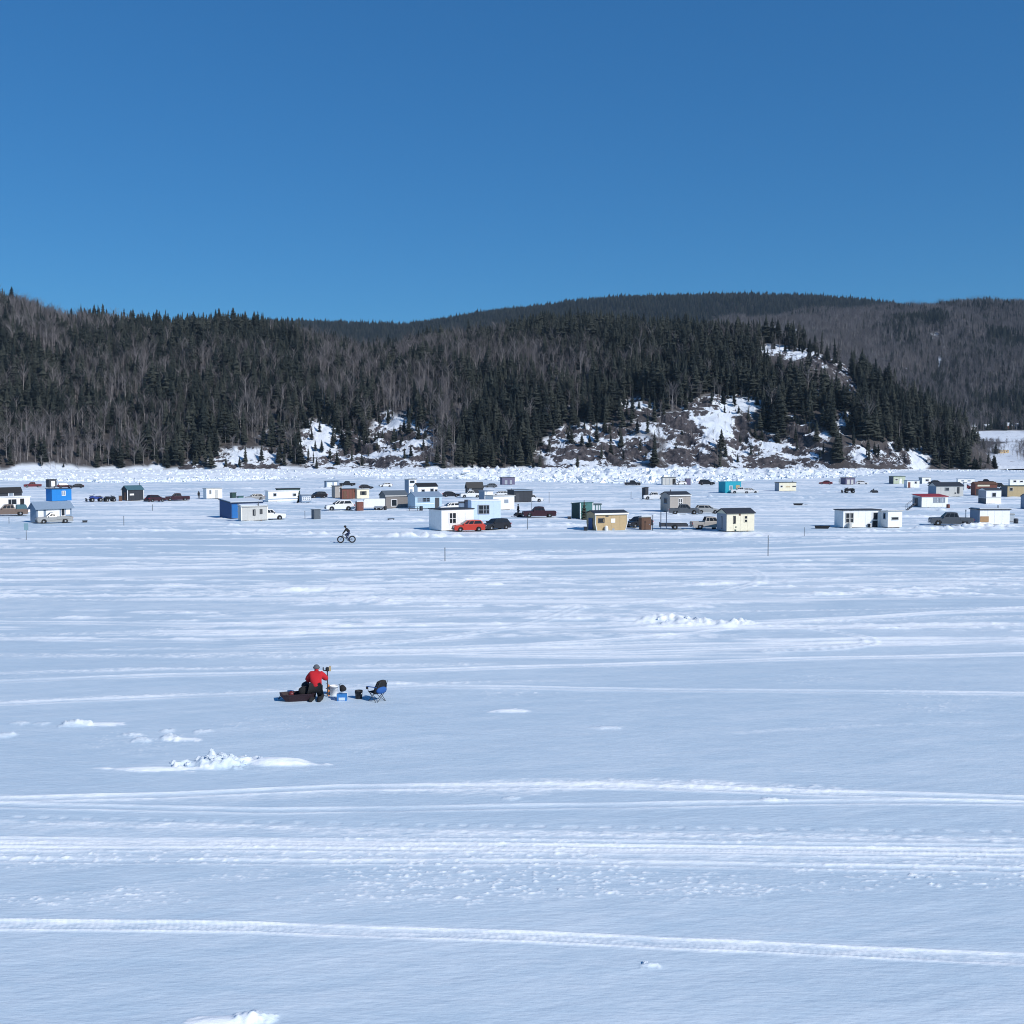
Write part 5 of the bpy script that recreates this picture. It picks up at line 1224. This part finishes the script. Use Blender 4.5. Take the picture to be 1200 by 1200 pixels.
# ------------------------------------------------------------------ people
def skinned(name, chains, parent, subdiv=1, regions=None):
    """one continuous body grown round a skeleton. chains: dict joint -> (pos, radius), edges list"""
    joints, edges, mats_ = chains
    ids = {k: i for i, k in enumerate(joints)}
    me = bpy.data.meshes.new(name); me.from_pydata([joints[k][0] for k in joints], [(ids[a], ids[b]) for a, b, _ in edges], [])
    o = bpy.data.objects.new(name, me); C.objects.link(o)
    sk = o.modifiers.new('skin', 'SKIN'); sk.use_smooth_shade = True
    for k, i in ids.items():
        r = joints[k][1]; sv = me.skin_vertices[0].data[i]; sv.radius = (r, r) if isinstance(r, (int, float)) else r
        sv.use_root = (i == 0)
    su = o.modifiers.new('sub', 'SUBSURF'); su.levels = subdiv; su.render_levels = subdiv
    dg = bpy.context.evaluated_depsgraph_get(); dg.update()
    nm = bpy.data.meshes.new_from_object(o.evaluated_get(dg)); nm.name = name
    bpy.data.objects.remove(o)
    used = []
    for _, _, m in edges:
        if m not in used: used.append(m)
    nm.materials.clear()
    for m in used: nm.materials.append(M[m])
    A = np.array([joints[a][0] for a, b, _ in edges], float); B = np.array([joints[b][0] for a, b, _ in edges], float)
    mi = [used.index(m) for _, _, m in edges]
    rad = np.array([max(np.mean(joints[a][1]), np.mean(joints[b][1])) for a, b, _ in edges])
    for p in nm.polygons:
        c = np.array(p.center); AB = B - A
        t = np.clip(((c - A) * AB).sum(1) / np.maximum((AB * AB).sum(1), 1e-9), 0, 1)
        dd = np.linalg.norm(c - A - t[:, None] * AB, axis=1) - rad
        p.material_index = mi[int(np.argmin(dd))]
    nm.shade_smooth()
    return link(name, nm, parent)
def figure(pose, cloth, parent, fw=(0, -1, 0), neck=None):
    """pose gives the main joints; hands, feet and face are added here. fw = where the face looks"""
    J = {}; E = []
    top, leg, boot, glove, face = cloth
    for k, r in (('pelvis', .15), ('belly', .14), ('chest', .16), ('neck', .06), ('head', .095), ('crown', .085)): J[k] = (pose[k], r)
    E += [('pelvis', 'belly', top), ('belly', 'chest', top), ('chest', 'neck', top), ('neck', 'head', neck or face), ('head', 'crown', face)]
    for s_ in 'lr':
        for k, r in (('sh', .085), ('el', .062), ('wr', .045), ('hip', .11), ('kn', .075), ('an', .055), ('toe', .045)): J[k + s_] = (pose[k + s_], r)
        E += [('chest', 'sh' + s_, top), ('sh' + s_, 'el' + s_, top), ('el' + s_, 'wr' + s_, top), ('pelvis', 'hip' + s_, leg), ('hip' + s_, 'kn' + s_, leg), ('kn' + s_, 'an' + s_, leg), ('an' + s_, 'toe' + s_, boot)]
        w = Vector(pose['wr' + s_]); d = (w - Vector(pose['el' + s_])).normalized()
        side = d.cross(Vector((0, 0, 1))); side = side.normalized() if side.length > .1 else Vector((1, 0, 0))
        pm = w + d * .075; J['palm' + s_] = (tuple(pm), (.042, .024)); E.append(('wr' + s_, 'palm' + s_, glove))
        dn = d.cross(side).normalized()
        if dn.z > 0: dn = -dn
        for i, ln in enumerate((.075, .085, .08, .062)):
            b0 = pm + side * (.033 - i * .022) + d * .02; k1 = b0 + d * ln * .5 + dn * .01; k2 = k1 + d * ln * .25 + dn * ln * .5
            J[f'f{i}a' + s_] = (tuple(b0), .012); J[f'f{i}b' + s_] = (tuple(k1), .0105); J[f'f{i}c' + s_] = (tuple(k2), .009)
            E += [('palm' + s_, f'f{i}a' + s_, glove), (f'f{i}a' + s_, f'f{i}b' + s_, glove), (f'f{i}b' + s_, f'f{i}c' + s_, glove)]
        t1 = w + d * .035 + side * .045; t2 = t1 + d * .045 + side * .02 + dn * .02
        J['th1' + s_] = (tuple(t1), .013); J['th2' + s_] = (tuple(t2), .010); E += [('wr' + s_, 'th1' + s_, glove), ('th1' + s_, 'th2' + s_, glove)]
    body = skinned('body', (J, E, None), parent)
    h = Vector(pose['head']); c = Vector(pose['crown']); f = Vector(fw).normalized(); mid = h.lerp(c, .45); r = f.cross(Vector((0, 0, 1))).normalized()
    q = h.lerp(c, .3) + f * .098; MB().ell(tuple(q), (.014, .018, .022), 8, 6).build('nose', face, parent, True)
    for sg in (-1, 1):
        q = h.lerp(c, .55) + f * .088 + r * sg * .034; MB().ell(tuple(q), (.012, .012, .009), 8, 6).build('eye', 'black', parent, True)
        q = mid + r * sg * .095; MB().ell(tuple(q), (.02, .02, .034), 8, 6).build('ear', face, parent, True)
    q = h + f * .086 - Vector((0, 0, .025)); MB().ell(tuple(q), (.026, .02, .008), 8, 5).build('mouth', 'redbrown', parent, True)
    return body
def stand_pose():
    return dict(pelvis=(0, 0, .93), belly=(0, 0, 1.12), chest=(0, .01, 1.33), neck=(0, 0, 1.49), head=(0, -.02, 1.60), crown=(0, -.02, 1.70),
                shl=(.18, 0, 1.41), ell=(.25, .02, 1.14), wrl=(.24, -.06, .90), shr=(-.18, 0, 1.41), elr=(-.25, .02, 1.14), wrr=(-.24, -.06, .90),
                hipl=(.10, 0, .88), knl=(.11, -.03, .50), anl=(.12, .01, .09), toel=(.14, -.16, .05), hipr=(-.10, 0, .88), knr=(-.11, -.01, .50), anr=(-.13, .03, .09), toer=(-.16, -.13, .05))
def hat(parent, c, m='hat_grey', r=.118, bob=False):
    h = MB().ell((c[0], c[1], c[2]), (r, r * 1.08, r * 1.05), 14, 7, 0.0).build('hat', m, parent, True)
    MB().lathe([(r * 1.02, 0), (r * 1.08, .01), (r * 1.08, .045), (r * 1.0, .055)], 14, (c[0], c[1], c[2] - .02)).build('hat_cuff', m, h, True)
def person(label, px, yb, cloth, rz, hm, sc_=1):
    loc, s = P(px, yb); loc.z += .03
    e = thing('person', label, 'person', loc, rz, None, sc_)
    figure(stand_pose(), cloth, e); hat(e, (0, -.015, 1.665), hm)
person('person in dark clothes standing left of the little white hut', 233, 584.8, ('black_cloth', 'black_cloth', 'black_cloth', 'black_cloth', 'skin'), R(40), 'black_cloth')
person('person in black standing left of the snowmobile near the maroon pickup', 607.3, 604.8, ('black_cloth', 'black_cloth', 'black_cloth', 'black_cloth', 'skin'), R(-60), 'black_cloth')
person('person in dark clothes at the left end of the purple grey hut', 983.3, 567.6, ('black_cloth', 'navy_cloth', 'black_cloth', 'black_cloth', 'skin'), R(70), 'black_cloth')

# angler in the red jacket, kneeling with the back to the camera (local -y is where he faces; turned to look across the ice)
AL, AS = P(370.5, 819.5)
ang = thing('person', 'person in red jacket and grey hat kneeling on the snow', 'person', AL, R(172) - alpha(370), None, 1.0)
kp = dict(pelvis=(0, .03, .53), belly=(0, -.02, .70), chest=(.0, -.08, .92), neck=(0, -.12, 1.08), head=(0, -.16, 1.18), crown=(0, -.19, 1.275),
          shl=(.20, -.09, 1.00), ell=(.36, -.16, .78), wrl=(.24, -.36, .66), shr=(-.20, -.10, 1.00), elr=(-.36, -.20, .80), wrr=(-.34, -.42, .76),
          hipl=(.12, .02, .48), knl=(.17, -.16, .10), anl=(.16, .30, .09), toel=(.17, .46, .05), hipr=(-.12, .02, .48), knr=(-.17, -.14, .10), anr=(-.15, .31, .09), toer=(-.17, .47, .05))
figure(kp, ('red_cloth', 'black_cloth', 'black_cloth', 'black_cloth', 'skin'), ang, neck='black_cloth')  # black neck serves as collar and as a painted shadow gap
hat(ang, (0, -.175, 1.235), 'hat_grey', .122)
# puffy jacket over the torso and sleeves
JK = {'hem': ((0, .05, .46), .26), 'waist': ((0, 0, .66), .235), 'chest': ((0, -.075, .88), .245), 'col': ((0, -.115, .99), .10)}
JE = [('hem', 'waist', 'red_cloth'), ('waist', 'chest', 'red_cloth'), ('chest', 'col', 'red_cloth')]
for s_ in 'lr':
    for k, r in (('sh', .14), ('el', .115)): JK[k + s_] = (kp[k + s_], r)
    e_, w_ = Vector(kp['el' + s_]), Vector(kp['wr' + s_]); JK['cf' + s_] = (tuple(e_.lerp(w_, .9)), .062)
    JE += [('chest', 'sh' + s_, 'red_cloth'), ('sh' + s_, 'el' + s_, 'red_cloth'), ('el' + s_, 'cf' + s_, 'red_cloth')]
skinned('jacket', (JK, JE, None), ang)
MB().torus((0, -.115, 0), .085, .03).build('hood', 'black_cloth', ang, True).matrix_local = Matrix.Translation((0, -.125, 1.09)) @ Matrix.Rotation(R(80), 4, 'X') @ Matrix.Translation((0, .115, 0))
# trousers: bulky snow pants
TK = {'seat': ((0, .04, .45), .23)}; TE = []
for s_ in 'lr':
    for k, r in (('hip', .175), ('kn', .14), ('an', .105)): TK[k + s_] = (kp[k + s_], r)
    TE += [('seat', 'hip' + s_, 'black_cloth'), ('hip' + s_, 'kn' + s_, 'black_cloth'), ('kn' + s_, 'an' + s_, 'black_cloth')]
skinned('trousers', (TK, TE, None), ang)
for s_ in 'lr':
    a, t_ = Vector(kp['an' + s_]), Vector(kp['toe' + s_])
    skinned('boot', ({'a': (tuple(a + Vector((0, -.05, .02))), .085), 'b': (tuple(a), .09), 'c': (tuple(t_), .07)}, [('a', 'b', 'black_cloth'), ('b', 'c', 'black_cloth')], None), ang)

def near(px, py, dz=0):
    v, s = P(px, py); v.z += dz; return v
# ice auger held in his right hand (right side in the picture)
Mi = ang.matrix_basis
hand = Mi @ Vector((-.35, -.50, .72))
au = thing('ice_auger', 'hand held ice auger with a dark crank head beside the angler', 'auger', hand + Vector((0.02, .02, -.70)), R(10))
MB().tube((0, 0, 0.05), (0, 0, 1.02), .022, .022, 8).build('shaft', 'darkgrey', au)
fl_ = MB()
for k in range(28):
    a, z = k * .55, .02 + k * .018
    fl_.add([(math.cos(a) * .02, math.sin(a) * .02, z), (math.cos(a) * .085, math.sin(a) * .085, z), (math.cos(a + .55) * .085, math.sin(a + .55) * .085, z + .018), (math.cos(a + .55) * .02, math.sin(a + .55) * .02, z + .018)], [(0, 1, 2, 3)])
fl_.build('screw', 'orange_pl', au)
MB().path([(0, 0, 1.02), (-.16, 0, 1.04), (-.16, 0, 1.16)], .022).build('crank', 'black', au)
MB().lathe([(.05, 1.00), (.075, 1.02), (.075, 1.13), (.04, 1.16)], 12).build('head', 'black', au)
MB().box(.06, .14, -.04, .04, 1.00, 1.19).build('knob', 'mustard', au)
# sled with gear
SL = near(351, 820.5)
sl = thing('pulk_sled', 'dark red plastic sled loaded with black gear', 'sled', SL + Vector((0, .1, 0)), -alpha(346) + R(4))
sd = MB()
out = [(-.60, -.26), (-.46, -.31), (.42, -.31), (.52, -.26), (.52, .26), (.42, .31), (-.46, .31), (-.60, .26)]
lv = [(.86, .02), (1.0, .26), (1.06, .28), (1.06, .31), (.98, .31), (.82, .06)]
v = []
for k, z in lv: v += [(x * k - (.12 if z > .2 and x < -.5 else 0), y * k, z) for x, y in out]
n = len(out); f = [tuple(range(n - 1, -1, -1)), tuple(range(5 * n, 6 * n))]
for a in range(5): f += [(a * n + i, a * n + (i + 1) % n, (a + 1) * n + (i + 1) % n, (a + 1) * n + i) for i in range(n)]
sd.add(v, f).build('tub', 'sled_red', sl)
for q in (-.2, .2): MB().box(-.45, .4, q - .03, q + .03, -.02, .018).build('runner', 'black', sl)
MB().path([(-.66, -.18, .3), (-.80, -.05, .12), (-.80, .05, .12), (-.66, .18, .3)], .012).build('tow_rope', 'black', sl)
def soft_bag(label, loc, dims, m, rz=0, name='gear_bag', cat='bag'):
    e = thing(name, label, cat, loc, rz)
    L, w, h = dims
    skinned('bag', ({'a': ((-L * .35, 0, h * .45), (h * .4, w * .45)), 'b': ((0, 0, h * .52), (h * .5, w * .52)), 'c': ((L * .35, 0, h * .45), (h * .4, w * .45))}, [('a', 'b', m), ('b', 'c', m)], None), e)
    MB().path([(-L * .25, 0, h * .9), (-L * .12, 0, h * 1.12), (L * .12, 0, h * 1.12), (L * .25, 0, h * .9)], .014).build('handle', m, e)
    return e
soft_bag('black duffel bag lying across the dark red sled', sl.matrix_basis @ Vector((.20, 0, .20)), (.85, .45, .30), 'black_cloth', -alpha(346) + R(6))
soft_bag('small dark red bag at the left end of the sled', sl.matrix_basis @ Vector((-.33, .0, .14)), (.30, .30, .22), 'p_darkred')
bp_ = thing('backpack', 'rounded black backpack leaning beside the kneeling angler', 'backpack', near(360, 817) + Vector((-.12, .25, .26)), R(10))
skinned('sack', ({'a': ((.10, 0, .06), .17), 'b': ((.0, .02, .22), .17), 'c': ((.12, .04, .34), .11)}, [('a', 'b', 'black_cloth'), ('b', 'c', 'black_cloth')], None), bp_)
MB().ell((.0, -.16, .22), (.15, .07, .14), 12, 6).build('pocket', 'charcoal', bp_, True)
MB().path([(.24, -.1, .08), (.30, -.12, .2), (.20, -.05, .36)], .02).build('strap', 'black_cloth', bp_)
def bucket(label, px, py, m, r=.145, h=.37, handle='steel'):
    e = thing('bucket', label, 'bucket', near(px, py, -.01))
    MB().lathe([(r * .84, 0), (r * .88, .01), (r, h - .05), (r * 1.07, h - .05), (r * 1.07, h - .01), (r * 1.02, h), (r * .95, h - .005), (r * .80, .03)], 18).build('shell', m, e, True)
    MB().path([(-r * 1.05, 0, h - .06)] + [(-math.cos(a) * r * 1.05, -math.sin(a) * r * .9, h - .06 - math.sin(a) * .10) for a in (.5, 1.1, 1.57, 2.05, 2.65)] + [(r * 1.05, 0, h - .06)], .007).build('bail', handle, e)
    return e
bucket('white plastic bucket right of the kneeling angler', 391.3, 814.0, 'white', .16, .42)
bucket('black bucket standing left of the camp chair', 420.5, 818.0, 'black', .145, .36)
bucket('small grey blue bucket just behind the white bucket', 387.0, 813.0, 'bluegrey', .12, .36)
co = thing('cooler', 'bright blue cooler box on the snow', 'cooler', near(400.6, 821.3, -.01), R(-6) - alpha(400))
MB().box(-.18, .18, 0, .28, 0, .245).build('body', 'cooler_blue', co)
MB().box(-.19, .19, -.012, .292, .247, .30).build('lid', 'cooler_blue', co)
MB().box(-.12, .12, -.012, -.002, .07, .18).build('label_panel', 'lightblue', co)
MB().path([(-.2, .14, .2), (-.205, .14, .33), (.205, .14, .33), (.2, .14, .2)], .012).build('handle', 'white', co)
cb = thing('tackle_bag', 'black rounded bag standing on the blue cooler', 'bag', co.matrix_basis @ Vector((.03, .14, .29)), R(-6))
skinned('sack', ({'a': ((.03, 0, .08), .17), 'b': ((.0, 0, .22), .15), 'c': ((-.09, 0, .35), .08)}, [('a', 'b', 'black_cloth'), ('b', 'c', 'black_cloth')], None), cb)
MB().path([(-.12, 0, .28), (-.16, 0, .36), (-.06, 0, .39)], .012).build('strap', 'charcoal', cb)
# folding camp chair seen half from behind, facing left
ch = thing('camp_chair', 'blue and black folding camp chair facing left', 'chair', near(441.8, 820.6), R(-48) - alpha(441), None, .93)
seat = [(-.24, -.25, .44), (.20, -.25, .40), (.20, .25, .40), (-.24, .25, .44)]
MB().add([*seat, *[(x, y, z - .025) for x, y, z in seat]], [(0, 1, 2, 3), (7, 6, 5, 4), (0, 4, 5, 1), (1, 5, 6, 2), (2, 6, 7, 3), (3, 7, 4, 0)]).build('seat', 'black_cloth', ch)
bk = MB(); v = []
for t_ in np.linspace(0, 1, 7):
    wd = .31 * (1 - .30 * max(0, t_ - .45) ** 1.2 * 2.2)
    for s__ in (-1, -.5, 0, .5, 1):
        v.append(((.20) + .13 * t_ + .05 * (1 - s__ * s__), s__ * wd, .38 + .56 * t_ - (.05 * abs(s__) ** 3 * t_)))
n1_ = len(v); v += [(x - .10, y * .96, z) for x, y, z in v]
f = []
for i in range(6):
    for j in range(4):
        a = i * 5 + j; f += [(a, a + 1, a + 6, a + 5), (n1_ + a, n1_ + a + 5, n1_ + a + 6, n1_ + a + 1)]
rim_ = [i for i in range(5)] + [i * 5 + 4 for i in range(1, 7)] + [30 + j for j in (3, 2, 1, 0)] + [i * 5 for i in range(5, 0, -1)]
for a, b in zip(rim_, rim_[1:] + rim_[:1]): f.append((a, b, n1_ + b, n1_ + a))
bk.add(v, f).build('backrest', 'black_cloth', ch, True)
MB().ell((.28, 0, .52), (.10, .28, .15), 14, 8).build('back_pocket', 'blue_cloth', ch, True)
for y0, y1 in ((-.26, .26), (.26, -.26)):
    MB().tube((-.26, y0, .0), (.24, y0, .52), .013).build('leg', 'darkgrey', ch)
    MB().tube((.26, y0, .0), (-.22, y0, .46), .013).build('leg', 'darkgrey', ch)
    MB().tube((-.26, y0, .0), (-.23, y1, .44), .012).build('leg', 'darkgrey', ch)
    MB().tube((.26, y0, .0), (.22, y1, .42), .012).build('leg', 'darkgrey', ch)
    MB().tube((.20, y0, .40), (.42, y0 * .75, .90), .013).build('back_post', 'darkgrey', ch)
    MB().tube((-.24, y0, .44), (-.26, y0 * 1.08, .62), .013).build('arm_post', 'darkgrey', ch)
    MB().prism([(-.30, .62), (.28, .66), (.28, .68), (-.30, .645)], y0 * 1.08 - .035, y0 * 1.08 + .035, 'y').build('armrest', 'blue_cloth', ch)
MB().lathe([(.04, .54), (.05, .55), (.05, .63), (.046, .64)], 10, (-.26, -.30, 0)).build('cup_holder', 'black_cloth', ch)

# cyclist on a fat bike, riding left
CB, cs = P(406, 636.3)
bk = thing('fat_bike', 'black fat tyre bicycle ridden across the snow', 'bicycle', CB + Vector((0, 0, .03)), R(4) - alpha(406), None, 1.06)
for wx in (-.58, .58):
    w = MB().torus((wx, 0, .37), .315, .052, 26, 8).build('wheel', 'rubber', bk, True)
    MB().torus((wx, 0, .37), .255, .02, 24, 6).build('rim', 'darkgrey', w, True)
    sp2 = MB()
    for k in range(14):
        a = k * 2 * math.pi / 14; sp2.tube((wx, .02 * (-1) ** k, .37), (wx + math.cos(a) * .25, 0, .37 + math.sin(a) * .25), .004, .004, 4)
    sp2.tube((wx, -.06, .37), (wx, .06, .37), .03, .03, 8); sp2.build('spokes', 'steel', w)
fr = MB(); BBp, ST, HT, HB = (.10, 0, .33), (.26, 0, .80), (-.36, 0, .88), (-.40, 0, .74)
fr.tube(BBp, ST, .02).tube(ST, HT, .02).tube(BBp, HB, .024).tube(HT, HB, .024)
for q in (-.07, .07): fr.tube((.58, q, .37), (BBp[0], q * .5, BBp[2]), .013).tube((.58, q, .37), (ST[0], q * .4, ST[2] - .06), .012)
fr.build('frame', 'charcoal', bk)
fk = MB()
for q in (-.075, .075): fk.tube((-.58, q, .37), (-.42, q * .8, .72), .018)
fk.tube((-.42, -.06, .72), (-.42, .06, .72), .02); fk.build('fork', 'charcoal', bk)
MB().tube(ST, (.30, 0, .92), .015).build('seat_post', 'darkgrey', bk)
MB().prism([(.18, .925), (.2, .95), (.42, .97), (.44, .93)], -.06, .06, 'y').build('saddle', 'black', bk)
MB().path([(-.36, 0, .88), (-.40, 0, .98), (-.40, -.14, 1.0), (-.33, -.36, 1.01)], .014).path([(-.40, 0, .98), (-.40, .14, 1.0), (-.33, .36, 1.01)], .014).build('handlebar', 'black', bk)
MB().lathe([(.09, -.055), (.09, -.045)], 16, BBp, 'y').build('chainring', 'steel', bk)
for q, a in ((-.09, .9), (.09, .9 + math.pi)):
    px_, pz_ = BBp[0] + math.cos(a) * .17, BBp[2] - math.sin(a) * .17
    c_ = MB().tube((BBp[0], q, BBp[2]), (px_, q, pz_), .012).build('crank', 'steel', bk)
    MB().box(px_ - .05, px_ + .05, q + (-.09 if q < 0 else .0), q + (0 if q < 0 else .09), pz_ - .012, pz_ + .012).build('pedal', 'black', c_)
cy = thing('person', 'cyclist in dark jacket and blue trousers riding the fat bike', 'person', CB + Vector((0, 0, .03)), R(4) - alpha(406), None, 1.06)
pl_, pr_ = (BBp[0] + math.cos(.9 + math.pi) * .17, BBp[2] - math.sin(.9 + math.pi) * .17), (BBp[0] + math.cos(.9) * .17, BBp[2] - math.sin(.9) * .17)
cpz = dict(pelvis=(.30, 0, 1.04), belly=(.20, 0, 1.20), chest=(.06, 0, 1.40), neck=(-.04, 0, 1.52), head=(-.11, 0, 1.60), crown=(-.13, 0, 1.70),
           shl=(.02, .18, 1.45), ell=(-.14, .27, 1.24), wrl=(-.28, .33, 1.06), shr=(.02, -.18, 1.45), elr=(-.14, -.27, 1.24), wrr=(-.28, -.33, 1.06),
           hipl=(.28, .09, 1.0), knl=(-.12, .11, .86), anl=(pl_[0] + .08, .12, pl_[1] + .12), toel=(pl_[0] - .09, .12, pl_[1] + .05),
           hipr=(.28, -.09, 1.0), knr=(.02, -.11, .66), anr=(pr_[0] + .07, -.12, pr_[1] + .13), toer=(pr_[0] - .09, -.12, pr_[1] + .05))
figure(cpz, ('black_cloth', 'navy_cloth', 'black_cloth', 'olive', 'skin'), cy, (-1, 0, -.1))
hat(cy, (-.115, 0, 1.665), 'black_cloth', .13)
skinned('jacket', ({'hem': ((.30, 0, 1.08), .18), 'w': ((.19, 0, 1.22), .175), 'c': ((.06, 0, 1.39), .19), 'n': ((-.03, 0, 1.50), .09), 'sl': ((.02, .18, 1.44), .10), 'el': ((-.14, .27, 1.24), .075), 'sr': ((.02, -.18, 1.44), .10), 'er': ((-.14, -.27, 1.24), .075)},
                   [('hem', 'w', 'black_cloth'), ('w', 'c', 'black_cloth'), ('c', 'n', 'black_cloth'), ('c', 'sl', 'black_cloth'), ('sl', 'el', 'black_cloth'), ('c', 'sr', 'black_cloth'), ('sr', 'er', 'black_cloth')], None), cy)

# lumps of hard snow thrown up by the wind-drifted heap
def chunk_pile(label, px, py, n, sx, sy, smax):
    e = thing('snow_heap', label, 'snow heap', near(px, py))
    r = random.Random(int(px))
    for k in range(n):
        s = smax * r.uniform(.35, 1) ; x, y = r.gauss(0, sx), r.gauss(0, sy)
        g = ice(np.array([e.location.x + x]), np.array([e.location.y + y]))[0][0] - e.location.z
        mb = MB().ell((0, 0, 0), (s * r.uniform(.8, 1.6), s * r.uniform(.7, 1.1), s * r.uniform(.4, .8)), 7, 4)
        mb.v = [tuple(c * r.uniform(.6, 1.25) for c in p) for p in mb.v]
        q = Matrix.Rotation(r.uniform(0, 6), 3, 'Z') @ Matrix.Rotation(r.uniform(-.6, .6), 3, 'X')
        mb.v = [tuple(q @ Vector(p) + Vector((x, y, g + s * .08))) for p in mb.v]
        mb.build('snow_chunk', 'driftsnow', e, False)
chunk_pile('lumpy heap of white snow chunks left of centre foreground', 252, 895, 22, .40, .18, .12)
chunk_pile('second cluster of snow chunks at the right end of the lumpy heap', 290, 890, 8, .14, .10, .10)
chunk_pile('row of grey white snow chunks on the long heap at right', 815, 729, 9, 1.2, .3, .13)
chunk_pile('tiny snow chunk with a drift tail near the bottom centre', 757, 1131, 2, .05, .02, .05)

# ------------------------------------------------------------------ village at the foot of the right hill
def house(label, px, d, w, h, wall, roofm, rise):
    x = (px - 600) / F * d
    z = float(righthill(np.array([x]), np.array([float(d)]))[0][0])
    e = thing('village_house', label, 'house', (x, d, z - .3), R(random.uniform(-15, 25)))
    D = w * .75
    MB().prism([(0, 0), (0, h), (D / 2, h + rise), (D, h), (D, 0)], -w / 2, w / 2, 'x').build('wall', wall, e)
    rf = MB(); k = rise / (D / 2)
    for q in (-.5, D + .5): rf.prism([(q, h - k * .5 + .02), (D / 2, h + rise + .02), (D / 2, h + rise + .3), (q, h - k * .5 + .3)], -w / 2 - .5, w / 2 + .5, 'x')
    rf.build('roof', roofm, e)
    for cx in (-w * .25, w * .22):
        f = MB().box(cx - .75, cx + .75, -.08, -.003, h * .35, h * .75).build('window', 'white', e)
        MB().box(cx - .6, cx + .6, -.1, -.082, h * .4, h * .72).build('pane', 'glass', f)
    MB().box(-.5, .5, -.08, -.003, 0.1, 2.2).build('door', 'brown', e)
house('white snow roofed house left in the far village', 1139, 1480, 9, 5, 'white', 'driftsnow', 3)
house('small grey house second from left in the far village', 1156, 1490, 8, 4.5, 'grey', 'driftsnow', 2.5)
house('reddish brown house under dark spruce in the far village', 1181, 1485, 13, 6, 'redbrown', 'driftsnow', 4)
house('pale house at the right edge of the far village', 1194, 1500, 10, 6, 'offwhite', 'driftsnow', 3)
house('tan low house by the shore brush at far right', 1176, 1130, 14, 4, 'tan', 'driftsnow', 2)
for px, d, h in ((1176, 1470, 16), (1166, 1120, 12), (1134, 1470, 11)):
    x = (px - 600) / F * d; z = float(righthill(np.array([x]), np.array([float(d)]))[0][0])
    e = thing('spruce_tree', {1176: 'dark spruce rising behind the reddish village house', 1166: 'lone dark spruce beside the shore brush at far right', 1134: 'dark spruce left of the white village house'}[px], 'tree', (x, d, z)); e.scale = (h * 1.4, h * 1.4, h)
    link('trunk', SPR[2][0], e); link('crown', SPR[2][1], e)
# shore brush
x, y = scatter(520, 720, 1020, 1260, 4.0)
z, bare, t, Yp = righthill(x, y); X, _ = proj(x, y, z)
ok = (X > 1138) & (X < 1225) & (Yp < 548) & (rng.random(len(x)) < np.clip(.7 * sstep(1190, 1150, X) + .55 * sstep(1185, 1200, X), 0, 1) * (Yp > 519))
hg = rng.uniform(5, 10, ok.sum())
forest('shore_brush', 'brown leafless brush on the shore at far right', np.stack([x, y, z], 1)[ok], np.stack([hg * 1.5, hg * 1.5, hg], 1), COL_D, 6)

# ------------------------------------------------------------------ thin winter air: far hills fade a little towards blue
def haze():
    top = 0.0
    for o in list(C.objects):
        if o.type == 'MESH' and o.name in ('headland', 'wooded_hill', 'far_ridge'):
            co = np.empty(len(o.data.vertices) * 3, np.float32); o.data.vertices.foreach_get('co', co); top = max(top, float(co[2::3].max()))
    o = MB().box(-13200, 13200, -90, 4900, -16, top + 45).build('haze', None); tag(o, 'thin bluish winter air over the whole scene', kind='stuff')
    m = bpy.data.materials.new('air'); m.use_nodes = True; n = m.node_tree.nodes; n.clear()
    pv = n.new('ShaderNodeVolumePrincipled'); pv.inputs['Color'].default_value = (.55, .76, 1, 1); pv.inputs['Density'].default_value = 3.6e-5; pv.inputs['Anisotropy'].default_value = 0.0
    out = n.new('ShaderNodeOutputMaterial'); m.node_tree.links.new(pv.outputs[0], out.inputs['Volume'])
    o.data.materials.append(m)
haze()
